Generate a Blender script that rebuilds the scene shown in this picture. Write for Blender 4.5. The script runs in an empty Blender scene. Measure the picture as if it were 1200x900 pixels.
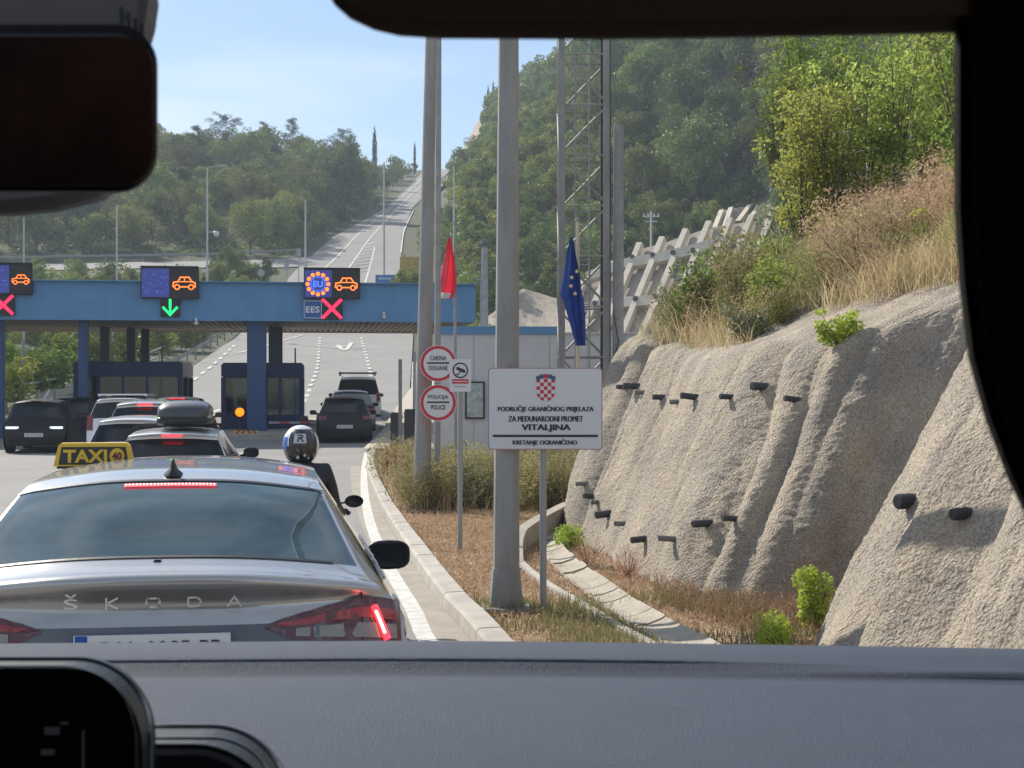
import bpy, bmesh, math, random
import numpy as np
from mathutils import Vector, Matrix, Euler
R_=math.radians
random.seed(7); rng=np.random.default_rng(7)
C=bpy.context.scene.collection
# ------------------------------------------------------------------ camera, sky, sun, exposure
F=1800.0; HY=460.0; EYE=1.8
cd=bpy.data.cameras.new('camera'); cam=bpy.data.objects.new('camera',cd); C.objects.link(cam)
cam.location=(0,0,EYE); cam.rotation_euler=(R_(90),0,0)
cd.lens=36*F/1200; cd.sensor_width=36; cd.shift_y=10/1200; cd.clip_start=.02; cd.clip_end=9000
cd.dof.use_dof=True; cd.dof.focus_distance=16; cd.dof.aperture_fstop=34
bpy.context.scene.camera=cam
SUN_EL=R_(38); SUN_DIR=Vector((-.64,.77,0)).normalized()
w=bpy.data.worlds.new('World'); bpy.context.scene.world=w; w.use_nodes=True
nt=w.node_tree; nt.nodes.clear()
sky=nt.nodes.new('ShaderNodeTexSky'); sky.sky_type='NISHITA'; sky.sun_disc=False
sky.sun_elevation=SUN_EL; sky.sun_rotation=math.atan2(SUN_DIR.x,SUN_DIR.y); sky.air_density=1.0; sky.dust_density=.25; sky.ozone_density=2.0; sky.altitude=100
tc=nt.nodes.new('ShaderNodeTexCoord'); mp=nt.nodes.new('ShaderNodeMapping'); mp.inputs['Scale'].default_value=(1.2,1.2,7)
nz=nt.nodes.new('ShaderNodeTexNoise'); nz.inputs['Scale'].default_value=2.2; nz.inputs['Detail'].default_value=6
rp=nt.nodes.new('ShaderNodeValToRGB'); rp.color_ramp.elements[0].position=.40; rp.color_ramp.elements[0].color=(0,0,0,1); rp.color_ramp.elements[1].position=.70; rp.color_ramp.elements[1].color=(.7,.7,.7,1)
mx=nt.nodes.new('ShaderNodeMixRGB'); mx.inputs[2].default_value=(8.5,8.7,9.2,1)
bg=nt.nodes.new('ShaderNodeBackground'); bg.inputs['Strength'].default_value=.085
out=nt.nodes.new('ShaderNodeOutputWorld'); L=nt.links.new
L(tc.outputs['Generated'],mp.inputs['Vector']); L(mp.outputs[0],nz.inputs['Vector']); L(nz.outputs['Fac'],rp.inputs[0]); L(rp.outputs[0],mx.inputs[0]); L(sky.outputs[0],mx.inputs[1]); L(mx.outputs[0],bg.inputs[0]); L(bg.outputs[0],out.inputs[0])
sl=bpy.data.lights.new('sun','SUN'); sl.energy=4.2; sl.angle=R_(.5); sl.color=(1,.93,.82)
so=bpy.data.objects.new('sun',sl); C.objects.link(so)
dv=Vector((SUN_DIR.x*math.cos(SUN_EL),SUN_DIR.y*math.cos(SUN_EL),math.sin(SUN_EL)))
so.rotation_euler=dv.to_track_quat('Z','Y').to_euler()
vs=bpy.context.scene.view_settings; vs.view_transform='Standard'; vs.look='None'; vs.exposure=.74; vs.gamma=1; vs.use_curve_mapping=False
cy=bpy.context.scene.cycles
cy.max_bounces=6; cy.diffuse_bounces=3; cy.glossy_bounces=3; cy.transmission_bounces=4; cy.volume_bounces=0; cy.transparent_max_bounces=8; cy.use_denoising=True
try: cy.caustics_reflective=False; cy.caustics_refractive=False
except Exception: pass
# ------------------------------------------------------------------ helpers
def P(px,py,D): return Vector(((px-600)/F*D, D, EYE-(py-HY)/F*D))
def G(px,py,z=0.0):
    D=(EYE-z)*F/(py-HY); return Vector(((px-600)/F*D,D,z))
def X_(px,D): return (px-600)/F*D
def Z_(py,D): return EYE-(py-HY)/F*D
def hashn(ix,iy,iz,s=0):
    h=(ix.astype(np.int64)*374761393+iy.astype(np.int64)*668265263+iz.astype(np.int64)*2147483647+s*974634777)&0xffffffff
    h=((h^(h>>13))*1274126177)&0xffffffff; h=(h^(h>>16))&0xffffffff
    return h/4294967295.0
def vn(x,y,z=None,s=0):
    x=np.asarray(x,float); y=np.asarray(y,float); z=np.zeros_like(x) if z is None else np.asarray(z,float)
    x,y,z=np.broadcast_arrays(x,y,z)
    ix,iy,iz=np.floor(x),np.floor(y),np.floor(z); fx,fy,fz=x-ix,y-iy,z-iz
    fx=fx*fx*(3-2*fx); fy=fy*fy*(3-2*fy); fz=fz*fz*(3-2*fz); r=0
    for a in (0,1):
        for b in (0,1):
            for c in (0,1):
                r=r+hashn(ix+a,iy+b,iz+c,s)*(fx if a else 1-fx)*(fy if b else 1-fy)*(fz if c else 1-fz)
    return r*2-1
def fbm(x,y,z=None,o=4,s=0):
    r=0;a=1;k=1
    for i in range(o):
        r=r+a*vn(np.asarray(x)*k,np.asarray(y)*k,None if z is None else np.asarray(z)*k,s+i); a*=.5;k*=2.03
    return r/1.9
# ---- materials
MATS={}
def mat(name,col,rough=.6,metal=0,bump=0,bscale=30,var=0,vscale=3,spec=.5,emit=None,estr=1,col2=None,rand=0,coat=0,detail=4,vmap=None):
    if name in MATS: return MATS[name]
    m=bpy.data.materials.new(name); m.use_nodes=True; n=m.node_tree; b=n.nodes['Principled BSDF']; lk=n.links.new
    b.inputs['Base Color'].default_value=(*col,1); b.inputs['Roughness'].default_value=rough; b.inputs['Metallic'].default_value=metal
    b.inputs['Specular IOR Level'].default_value=spec
    if coat: b.inputs['Coat Weight'].default_value=coat; b.inputs['Coat Roughness'].default_value=.04
    t=n.nodes.new('ShaderNodeTexCoord'); src=t.outputs['Object']
    if vmap:
        mpn=n.nodes.new('ShaderNodeMapping'); mpn.inputs['Scale'].default_value=vmap; lk(src,mpn.inputs[0]); src2=mpn.outputs[0]
    else: src2=src
    if var or col2:
        a=n.nodes.new('ShaderNodeTexNoise'); a.inputs['Scale'].default_value=vscale; a.inputs['Detail'].default_value=7; a.inputs['Roughness'].default_value=.62; lk(src2,a.inputs['Vector'])
        cr=n.nodes.new('ShaderNodeValToRGB'); cr.color_ramp.elements[0].position=.35; cr.color_ramp.elements[1].position=.66
        c2=col2 if col2 else tuple(c*(1-var) for c in col); c1=col if col2 else tuple(min(1,c*(1+var)) for c in col)
        cr.color_ramp.elements[0].color=(*c1,1); cr.color_ramp.elements[1].color=(*c2,1)
        lk(a.outputs['Fac'],cr.inputs[0]); lk(cr.outputs[0],b.inputs['Base Color'])
    if bump:
        a=n.nodes.new('ShaderNodeTexNoise'); a.inputs['Scale'].default_value=bscale; a.inputs['Detail'].default_value=detail; lk(src,a.inputs['Vector'])
        bp=n.nodes.new('ShaderNodeBump'); bp.inputs['Strength'].default_value=bump; bp.inputs['Distance'].default_value=.02; lk(a.outputs['Fac'],bp.inputs['Height']); lk(bp.outputs[0],b.inputs['Normal'])
    if emit: b.inputs['Emission Color'].default_value=(*emit,1); b.inputs['Emission Strength'].default_value=estr
    MATS[name]=m; return m
def leafmat(name,c1,c2,c3=None,transl=.35,vs_=.9,rand=.25):
    if name in MATS: return MATS[name]
    m=bpy.data.materials.new(name); m.use_nodes=True; n=m.node_tree; n.nodes.clear(); lk=n.links.new
    o=n.nodes.new('ShaderNodeOutputMaterial'); t=n.nodes.new('ShaderNodeTexCoord')
    a=n.nodes.new('ShaderNodeTexNoise'); a.inputs['Scale'].default_value=vs_; a.inputs['Detail'].default_value=8; a.inputs['Roughness'].default_value=.75; lk(t.outputs['Object'],a.inputs['Vector'])
    cr=n.nodes.new('ShaderNodeValToRGB'); e=cr.color_ramp.elements; e[0].position=.32; e[1].position=.7; e[0].color=(*c1,1); e[1].color=(*c2,1)
    if c3: k=e.new(.52); k.color=(*c3,1)
    lk(a.outputs['Fac'],cr.inputs[0])
    oi=n.nodes.new('ShaderNodeObjectInfo'); hs=n.nodes.new('ShaderNodeHueSaturation')
    mr=n.nodes.new('ShaderNodeMapRange'); mr.inputs[3].default_value=1-rand*1.4; mr.inputs[4].default_value=1+rand*1.6; lk(oi.outputs['Random'],mr.inputs[0]); lk(mr.outputs[0],hs.inputs['Value'])
    mr2=n.nodes.new('ShaderNodeMapRange'); mr2.inputs[3].default_value=.5+.06*rand; mr2.inputs[4].default_value=.5-.14*rand
    wn=n.nodes.new('ShaderNodeTexWhiteNoise'); wn.noise_dimensions='1D'; lk(oi.outputs['Random'],wn.inputs['W']); lk(wn.outputs['Value'],mr2.inputs[0]); lk(mr2.outputs[0],hs.inputs['Hue'])
    lk(cr.outputs[0],hs.inputs['Color'])
    d=n.nodes.new('ShaderNodeBsdfDiffuse'); tr=n.nodes.new('ShaderNodeBsdfTranslucent'); ms=n.nodes.new('ShaderNodeMixShader'); ms.inputs[0].default_value=transl
    g=n.nodes.new('ShaderNodeBsdfGlossy'); g.inputs['Roughness'].default_value=.45; m2=n.nodes.new('ShaderNodeMixShader'); m2.inputs[0].default_value=.025; g.inputs['Color'].default_value=(.7,.75,.8,1)
    lk(hs.outputs[0],d.inputs[0]); lk(hs.outputs[0],tr.inputs[0]); lk(d.outputs[0],ms.inputs[1]); lk(tr.outputs[0],ms.inputs[2]); lk(ms.outputs[0],m2.inputs[1]); lk(g.outputs[0],m2.inputs[2]); lk(m2.outputs[0],o.inputs[0])
    MATS[name]=m; return m
# ---- object helpers
def setp(o,label=None,cat=None,group=None,kind=None):
    if label: o['label']=label
    if cat: o['category']=cat
    if group: o['group']=group
    if kind: o['kind']=kind
    return o
def thing(name,label,cat,loc=(0,0,0),rz=0,group=None):
    o=bpy.data.objects.new(name,None); o.empty_display_size=.2; C.objects.link(o); o.location=loc; o.rotation_euler=(0,0,rz)
    return setp(o,label,cat,group)
class MB:
    def __init__(s): s.v=[];s.f=[];s.m=[];s.n=0
    def add(s,v,f,mi=0):
        b=s.n; v=[tuple(x) for x in v]; s.v+=v; s.n+=len(v); s.f+=[tuple(b+i for i in q) for q in f]
        s.m+=[mi]*len(f); return s
    def box(s,c,d,mi=0,rz=0,rx=0,ry=0,bev=0):
        c=Vector(c); hx,hy,hz=[q/2 for q in d]; M=Euler((rx,ry,rz)).to_matrix()
        if bev:
            bm=bmesh.new(); bmesh.ops.create_cube(bm,size=1)
            for v in bm.verts: v.co=Vector((v.co.x*d[0],v.co.y*d[1],v.co.z*d[2]))
            bmesh.ops.bevel(bm,geom=bm.edges[:],offset=bev,segments=2,affect='EDGES'); bm.verts.index_update()
            s.add([M@v.co+c for v in bm.verts],[[v.index for v in f.verts] for f in bm.faces],mi); bm.free(); return s
        vs=[M@Vector((x*hx,y*hy,z*hz))+c for x in(-1,1) for y in(-1,1) for z in(-1,1)]
        return s.add(vs,[(0,1,3,2),(4,6,7,5),(0,4,5,1),(2,3,7,6),(0,2,6,4),(1,5,7,3)],mi)
    def cyl(s,a,b,r0,r1=None,n=12,mi=0,caps=True):
        a=Vector(a);b=Vector(b); r1=r0 if r1 is None else r1; d=(b-a)
        if d.length<1e-6: return s
        q=d.to_track_quat('Z','Y').to_matrix(); vs=[]
        for c,r in((a,r0),(b,r1)):
            for i in range(n):
                t=2*math.pi*i/n; vs.append(c+q@Vector((r*math.cos(t),r*math.sin(t),0)))
        fs=[(i,(i+1)%n,n+(i+1)%n,n+i) for i in range(n)]
        if caps: fs+=[tuple(range(n-1,-1,-1)),tuple(range(n,2*n))]
        return s.add(vs,fs,mi)
    def tube(s,pts,r,n=8,mi=0):
        rs=r if isinstance(r,(list,tuple)) else [r]*len(pts)
        for i in range(len(pts)-1): s.cyl(pts[i],pts[i+1],rs[i],rs[i+1],n,mi)
        return s
    def poly(s,pts2,fn,depth,mi=0):
        # extrude a 2d outline: fn(x,y,d)->3d ; d from 0 to depth
        n=len(pts2); vs=[fn(x,y,0) for x,y in pts2]+[fn(x,y,depth) for x,y in pts2]
        fs=[tuple(range(n)),tuple(range(2*n-1,n-1,-1))]+[(i,n+i,n+(i+1)%n,(i+1)%n) for i in range(n)]
        return s.add(vs,fs,mi)
    def lathe(s,prof,c=(0,0,0),n=24,mi=0,M=None):
        vs=[];k=len(prof)
        for i in range(n):
            t=2*math.pi*i/n
            for r,z in prof:
                p=Vector((r*math.cos(t),r*math.sin(t),z)); p=M@p if M else p; vs.append(p+Vector(c))
        return s.add(vs,[(i*k+j,((i+1)%n)*k+j,((i+1)%n)*k+j+1,i*k+j+1) for i in range(n) for j in range(k-1)],mi)
    def grid(s,A,mi=0,flip=False):
        A=np.asarray(A); r,c=A.shape[:2]; idx=np.arange(r*c).reshape(r,c)
        q=np.stack([idx[:-1,:-1],idx[:-1,1:],idx[1:,1:],idx[1:,:-1]],-1).reshape(-1,4)
        if flip: q=q[:,::-1]
        return s.add(A.reshape(-1,3).tolist(),q.tolist(),mi)
    def text(s,body,w_,h_,fn,mi=0,bold=0.0,depth=.002,shear=0):
        vs,fs=text2d(body,bold)
        x0,x1,y0,y1=vs[:,0].min(),vs[:,0].max(),vs[:,1].min(),vs[:,1].max()
        sx=w_/(x1-x0) if w_ else h_/(y1-y0)
        sy=h_/(y1-y0) if h_ else sx
        pts=[fn((x-(x0+x1)/2)*sx+shear*(y-y0)*sy,(y-(y0+y1)/2)*sy,depth) for x,y in vs]
        return s.add(pts,fs,mi)
    def build(s,name,mats,parent=None,smooth=False,local=True,origin=None):
        me=bpy.data.meshes.new(name)
        v=np.array(s.v,float)
        if parent is not None and not local:
            M=Matrix.Translation(parent.location)@Euler(parent.rotation_euler).to_matrix().to_4x4(); Mi=np.array(M.inverted()); v=v@Mi[:3,:3].T+Mi[:3,3]
        if origin is not None: v=v-np.array(origin)
        me.from_pydata(v.tolist(),[],s.f)
        if not isinstance(mats,(list,tuple)): mats=[mats]
        for m in mats: me.materials.append(m)
        me.polygons.foreach_set('material_index',s.m)
        if smooth: me.polygons.foreach_set('use_smooth',[True]*len(s.f))
        me.update(); o=bpy.data.objects.new(name,me); C.objects.link(o)
        if parent is not None: o.parent=parent
        if origin is not None: o.location=origin
        return o
TXT={}
def text2d(body,bold=0.0):
    k=(body,bold)
    if k in TXT: return TXT[k]
    cu=bpy.data.curves.new('t','FONT'); cu.body=body; cu.size=1; cu.offset=bold; cu.resolution_u=3
    ob=bpy.data.objects.new('t',cu); C.objects.link(ob); dg=bpy.context.evaluated_depsgraph_get(); dg.update()
    me=ob.evaluated_get(dg).to_mesh(); v=np.array([x.co[:2] for x in me.vertices]); f=[tuple(p.vertices) for p in me.polygons]
    ob.evaluated_get(dg).to_mesh_clear(); bpy.data.objects.remove(ob); bpy.data.curves.remove(cu)
    TXT[k]=(v,f); return TXT[k]
def FC(c):  # facing the camera side (-Y) with centre c (local)
    c=Vector(c); return lambda x,y,d: c+Vector((x,-d,y))
def rrect(x0,x1,y0,y1,r,n=6):
    o=[]
    for cx,cy_,a0 in((x1-r,y1-r,0),(x0+r,y1-r,90),(x0+r,y0+r,180),(x1-r,y0+r,270)):
        for i in range(n+1):
            t=R_(a0+90*i/n); o.append((cx+r*math.cos(t),cy_+r*math.sin(t)))
    return o
def circ(cx,cy_,r,n=32): return [(cx+r*math.cos(2*math.pi*i/n),cy_+r*math.sin(2*math.pi*i/n)) for i in range(n)]
def ring(mb,cx,cy_,r0,r1,fn,d,mi,n=40):
    vs=[fn(cx+r*math.cos(2*math.pi*i/n),cy_+r*math.sin(2*math.pi*i/n),d) for i in range(n) for r in(r0,r1)]
    mb.add(vs,[(2*i,2*((i+1)%n),2*((i+1)%n)+1,2*i+1) for i in range(n)],mi)
def stroke(mb,pts,w_,fn,d,mi):
    for a,b in zip(pts[:-1],pts[1:]):
        a=Vector(a);b=Vector(b); t=(b-a); 
        if t.length<1e-9: continue
        t=t.normalized(); n=Vector((-t.y,t.x))*w_/2; e=t*w_/2
        q=[a-n-e,b-n+e,b+n+e,a+n-e]; mb.add([fn(p.x,p.y,d) for p in q],[(0,1,2,3)],mi)
def smooth_pts(pts,n=6):
    P_=np.array(pts,float); o=[]
    for i in range(len(P_)-1):
        p0=P_[max(i-1,0)];p1=P_[i];p2=P_[i+1];p3=P_[min(i+2,len(P_)-1)]
        for k in range(n):
            t=k/n; o.append(.5*((2*p1)+(-p0+p2)*t+(2*p0-5*p1+4*p2-p3)*t*t+(-p0+3*p1-3*p2+p3)*t**3))
    o.append(P_[-1]); return np.array(o)
def crs(A,u):
    A=np.asarray(A,float); n=len(A); i=int(min(max(math.floor(u),0),n-2)); t=u-i
    p1=A[i];p2=A[i+1]; p0=A[i-1] if i>0 else 2*p1-p2; p3=A[i+2] if i+2<n else 2*p2-p1
    return .5*((2*p1)+(-p0+p2)*t+(2*p0-5*p1+4*p2-p3)*t*t+(-p0+3*p1-3*p2+p3)*t**3)
def superloft(secs,n=20,p=3.2,cx=0,oy=0,oz=0):
    mb=MB(); vs=[]
    for (y,zc,hw,hh) in secs:
        for i in range(n):
            a=2*math.pi*i/n; c_,sx_=math.cos(a),math.sin(a); vs.append((cx+hw*math.copysign(abs(c_)**(2/p),c_),y+oy,oz+zc+hh*math.copysign(abs(sx_)**(2/p),sx_)))
    k=len(secs); mb.add(vs,[(j*n+i,j*n+(i+1)%n,(j+1)*n+(i+1)%n,(j+1)*n+i) for j in range(k-1) for i in range(n)]+[tuple(range(n-1,-1,-1)),tuple(range((k-1)*n,k*n))]); return mb
# ------------------------------------------------------------------ terrain functions
_zd=np.array([-60,40,50,58,78,100,129,187,225,290,360,420,455,520,700]); _zz=np.array([0,0,.05,.35,1.8,3.7,6.4,16.5,24.5,36.5,50.5,63,67,64,40.])
_fd=np.arange(-60,700,1.0); _fz=np.interp(_fd,_zd,_zz); _k=np.hanning(25); _k/=_k.sum()
_fzs=np.convolve(np.pad(_fz,12,mode='edge'),_k,'valid')
def zroad(D): return np.interp(D,_fd,_fzs)
_xr=[(-60,9.5),(0,1.4),(10.9,-.26),(13.06,-.617),(16.4,-1.08),(21.6,-1.78),(25.9,-2.3),(32.4,-3.04),(38.1,-3.62),(45,-4.2),(54,-4.7),(62,-5.0),(78,-5.2),(129,-8.3),(187,-13.5),(225,-16.2),(290,-18.9),(360,-18.2),(420,-16.2),(520,-10)]
_xl=[(-60,-13),(0,-18),(60,-20),(78,-19.5),(88,-19.4),(129,-23.3),(187,-26.5),(225,-26.4),(290,-24.0),(360,-23.6),(420,-23.8),(520,-18)]
def XR(D): return np.interp(D,[a for a,b in _xr],[b for a,b in _xr])
def XL(D): return np.interp(D,[a for a,b in _xl],[b for a,b in _xl])
_cp=[-2500,-400,0,200,350,480,520,560,600,650,730,800,900,1100,1500,3700]
_T={45:[0]*16,
60:[.6,.6,.5,.5,.5,.5,.5,.4,.4,.5,1,2,4,8,12,20],
90:[4,3,2.5,2.5,2.6,2.7,2.7,2.7,2.8,3,4,6,9,16,25,40],
130:[9,8,7,6.4,6.4,6.4,6.4,6.4,6.4,6.4,6,6.5,9.5,22,40,60],
165:[13.5,13,12.5,12,12.3,12.3,13,14.5,15.5,16,16,17,24.5,40,60,80],
184:[16.0,16.0,16.1,16.3,16.2,16.2,18,20.5,22,24,26,31,40,52,65,85],
200:[18.9,18.9,18.9,19.0,19.1,18.8,22,26,28,31,36,42,50,60,70,90],
250:[38,36,35,33,31,29,32,38,42,47,55,60,66,75,85,100],
300:[46,46,46,46,45,38,42,49,54,60,66,71,78,88,96,100],
360:[48,49,50,51,51,50,52,62,68,74,83,90,98,108,110,110],
420:[46,48,50,51,52,60,63,75,82,89,97,104,112,118,120,120],
520:[40,40,42,44,46,56,60,76,84,92,100,106,112,118,120,120],
900:[10,10,10,10,10,20,30,40,50,60,70,80,90,90,90,90],2500:[-5]*16}
_Td=sorted(_T); _Ta=np.array([_T[d] for d in _Td],float)
def terr(X,Y,noise=True):
    X=np.asarray(X,float);Y=np.asarray(Y,float); X,Y=np.broadcast_arrays(X,Y); Yc=np.maximum(Y,1.0)
    px=600+F*X/Yc; cols=np.interp(px,_cp,np.arange(16)); i=np.clip(np.floor(cols).astype(int),0,14); fx=cols-i
    rows=np.interp(Y,_Td,np.arange(len(_Td))); j=np.clip(np.floor(rows).astype(int),0,len(_Td)-2); fy=rows-j
    z=(_Ta[j,i]*(1-fx)+_Ta[j,i+1]*fx)*(1-fy)+(_Ta[j+1,i]*(1-fx)+_Ta[j+1,i+1]*fx)*fy
    if noise: z=z+fbm(X/22,Y/22,s=3)*np.clip((Y-80)/60,0,1)*1.8*np.where((px<485)&(Y>172)&(Y<212),.06,1)
    e=np.maximum(np.maximum(XL(Y)-X,X-XR(Y)),0); wgt=np.clip((e-1.0)/8,0,1); wgt=wgt*wgt*(3-2*wgt)
    return np.where(Y<430,(zroad(Y)-.12)*(1-wgt)+z*wgt,z)
# ------------------------------------------------------------------ materials for the setting
M_soil=mat('dry_soil',(.38,.26,.17),.95,bump=.8,bscale=45,col2=(.25,.18,.11),vscale=2.4)
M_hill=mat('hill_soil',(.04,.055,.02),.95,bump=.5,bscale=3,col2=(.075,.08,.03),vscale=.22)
M_asph=mat('asphalt',(.27,.26,.245),.9,bump=.35,bscale=120,col2=(.22,.215,.205),vscale=.35,detail=6)
M_mark=mat('road_paint',(.66,.65,.61),.75,bump=.3,bscale=60,col2=(.42,.41,.385),vscale=9)
M_conc=mat('kerb_concrete',(.46,.43,.38),.9,bump=.5,bscale=50,col2=(.34,.315,.275),vscale=3)
M_gut=mat('gutter_concrete',(.37,.335,.28),.92,bump=.5,bscale=60,col2=(.28,.25,.205),vscale=2.5)
M_shot=mat('shotcrete',(.50,.45,.375),.97,bump=.9,bscale=44,col2=(.38,.34,.285),vscale=1.3,detail=8)
_n=M_shot.node_tree; _b=_n.nodes['Principled BSDF']; _l=_b.inputs['Base Color'].links[0].from_socket
_tc=[q for q in _n.nodes if q.type=='TEX_COORD'][0]; _a=_n.nodes.new('ShaderNodeTexNoise'); _a.inputs['Scale'].default_value=52; _a.inputs['Detail'].default_value=5; _a.inputs['Roughness'].default_value=.7; _n.links.new(_tc.outputs['Object'],_a.inputs['Vector'])
_r=_n.nodes.new('ShaderNodeValToRGB'); _r.color_ramp.elements[0].position=.36; _r.color_ramp.elements[1].position=.62; _r.color_ramp.elements[0].color=(.56,.555,.55,1); _r.color_ramp.elements[1].color=(1.15,1.14,1.12,1)
_m=_n.nodes.new('ShaderNodeMixRGB'); _m.blend_type='MULTIPLY'; _m.inputs[0].default_value=1; _n.links.new(_a.outputs['Fac'],_r.inputs[0]); _n.links.new(_l,_m.inputs[1]); _n.links.new(_r.outputs[0],_m.inputs[2]); _n.links.new(_m.outputs[0],_b.inputs['Base Color'])
_mp=_n.nodes.new('ShaderNodeMapping'); _mp.inputs['Scale'].default_value=(1.3,1.3,.3); _a2=_n.nodes.new('ShaderNodeTexNoise'); _a2.inputs['Scale'].default_value=2.2; _a2.inputs['Detail'].default_value=6; _n.links.new(_tc.outputs['Object'],_mp.inputs[0]); _n.links.new(_mp.outputs[0],_a2.inputs['Vector'])
_r2=_n.nodes.new('ShaderNodeValToRGB'); _r2.color_ramp.elements[0].position=.35; _r2.color_ramp.elements[1].position=.68; _r2.color_ramp.elements[0].color=(.80,.80,.82,1); _r2.color_ramp.elements[1].color=(1.1,1.04,.96,1)
_m2=_n.nodes.new('ShaderNodeMixRGB'); _m2.blend_type='MULTIPLY'; _m2.inputs[0].default_value=1; _n.links.new(_a2.outputs['Fac'],_r2.inputs[0]); _n.links.new(_m.outputs[0],_m2.inputs[1]); _n.links.new(_r2.outputs[0],_m2.inputs[2]); _n.links.new(_m2.outputs[0],_b.inputs['Base Color'])
[setattr(q.inputs['Distance'],'default_value',.05) for q in _n.nodes if q.type=='BUMP']
M_rock=mat('cut_rock',(.42,.33,.25),.95,bump=.8,bscale=1.2,col2=(.28,.23,.18),vscale=.35)
M_galv=mat('galvanised_steel',(.34,.35,.35),.55,.35,bump=.12,bscale=40,col2=(.26,.27,.275),vscale=7)
M_dsteel=mat('dark_steel',(.16,.165,.17),.6,.3,bump=.1,bscale=40)
M_blk=mat('black_plastic',(.012,.012,.013),.45)
M_rub=mat('tyre_rubber',(.02,.02,.02),.85)
# ground sheet
mb=MB(); xs=np.linspace(-95,95,96); ys=np.linspace(-60,52,60); A=np.zeros((60,96,3))
A[:,:,0]=xs[None];A[:,:,1]=ys[:,None]; A[:,:,2]=-.03+0*A[:,:,0]; mb.grid(A); setp(mb.build('ground',M_soil),kind='structure')
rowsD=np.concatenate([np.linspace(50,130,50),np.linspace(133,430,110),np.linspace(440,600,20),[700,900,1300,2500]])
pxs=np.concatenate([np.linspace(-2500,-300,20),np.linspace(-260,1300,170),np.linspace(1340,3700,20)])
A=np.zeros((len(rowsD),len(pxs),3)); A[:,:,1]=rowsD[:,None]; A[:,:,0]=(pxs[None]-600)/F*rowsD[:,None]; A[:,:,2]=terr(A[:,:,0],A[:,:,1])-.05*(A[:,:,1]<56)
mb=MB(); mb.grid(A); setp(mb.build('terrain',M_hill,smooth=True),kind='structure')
# road
Ds=np.concatenate([np.arange(-60,60,2.0),np.arange(60,470,3.0)]); t=np.linspace(0,1,14); A=np.zeros((len(Ds),14,3))
A[:,:,1]=Ds[:,None]; A[:,:,0]=XL(Ds)[:,None]*(1-t)+(XR(Ds)[:,None]+.0)*t; A[:,:,2]=zroad(Ds)[:,None]; mb=MB(); mb.grid(A); setp(mb.build('road',M_asph),kind='structure')
# painted markings
mk=MB()
def rstrip(pts,w_,dz=.006,dash=None):
    # pts: list of (X,D); strip across
    p=smooth_pts(pts,10); 
    d=np.concatenate([[0],np.cumsum(np.hypot(*np.diff(p,axis=0).T))]); Ltot=d[-1]
    segs=[(0,Ltot)] if not dash else [(a,min(a+dash[0],Ltot)) for a in np.arange(0,Ltot,dash[0]+dash[1])]
    for a,b in segs:
        n=max(2,int((b-a)/1.0)+1); s_=np.linspace(a,b,n); x=np.interp(s_,d,p[:,0]); y=np.interp(s_,d,p[:,1])
        tx=np.gradient(x);ty=np.gradient(y); l=np.hypot(tx,ty)+1e-9; nx,ny=-ty/l*w_/2,tx/l*w_/2
        z=zroad(y)+dz+ (y>80)*.03
        mk.grid(np.stack([np.stack([x+nx,y+ny,z],-1),np.stack([x-nx,y-ny,z],-1)],0))
edge=[(X_(516,10.0),10.0)]+[tuple(G(a,b)[:2]) for a,b in((501,752),(484,714),(462,677),(446,645),(433,610),(427,575),(427,548),(430,532))]
edge=[(.25,5.5)]+edge[1:]; rstrip(edge,.14,.006)
def pd(px,py):  # road point seen at a pixel
    DD=np.arange(8,440,.25); yy=HY-F*(zroad(DD)-EYE)/DD; k=np.where(yy<=py)[0]; D=DD[k[0]] if len(k) else 430; return (X_(px,D),D)
rstrip([pd(375,396),pd(372,430),pd(363,455),pd(352,480),pd(345,497)],.22,dash=(1.5,1.7))
rstrip([pd(423,396),pd(430,420),pd(438,455),pd(442,480),pd(444,500)],.22,dash=(1.5,1.7))
rstrip([pd(275,405),pd(245,432),pd(215,455),pd(170,485)],.22,dash=(2.2,2.2))
rstrip([pd(355,393),pd(330,400),pd(280,414)],.25)
rstrip([pd(258,480),pd(238,488),pd(215,500)],.22,dash=(1.5,1.5))
rstrip([pd(396,405),pd(404,411),pd(412,402)],.35); rstrip([pd(392,408),pd(404,406)],.5)
rstrip([pd(409,314),pd(440,272),pd(470,240),pd(500,212)],.22); 
rstrip([pd(439,290),pd(437,300),pd(432,318),pd(428,332)],.22)
for k in range(9):
    y=284+k*4.2; xa=np.interp(y,[272,314],[440,409]); xb=np.interp(y,[272,290,318],[440,440,432]); rstrip([pd(xa,y+3),pd(xb,y)],.35)
rstrip([pd(460,262),pd(478,240),pd(497,222)],.2,dash=(3,4))
rstrip([pd(381,314),pd(400,296),pd(435,262),pd(470,232),pd(497,206)],.22)
rstrip([pd(470,296),pd(474,270),pd(485,245)],.2); rstrip([pd(395,293),pd(405,292)],.5); rstrip([pd(352,312),pd(375,309)],.4,dash=(3,3))
setp(mk.build('road_marking',M_mark),kind='structure')
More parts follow.
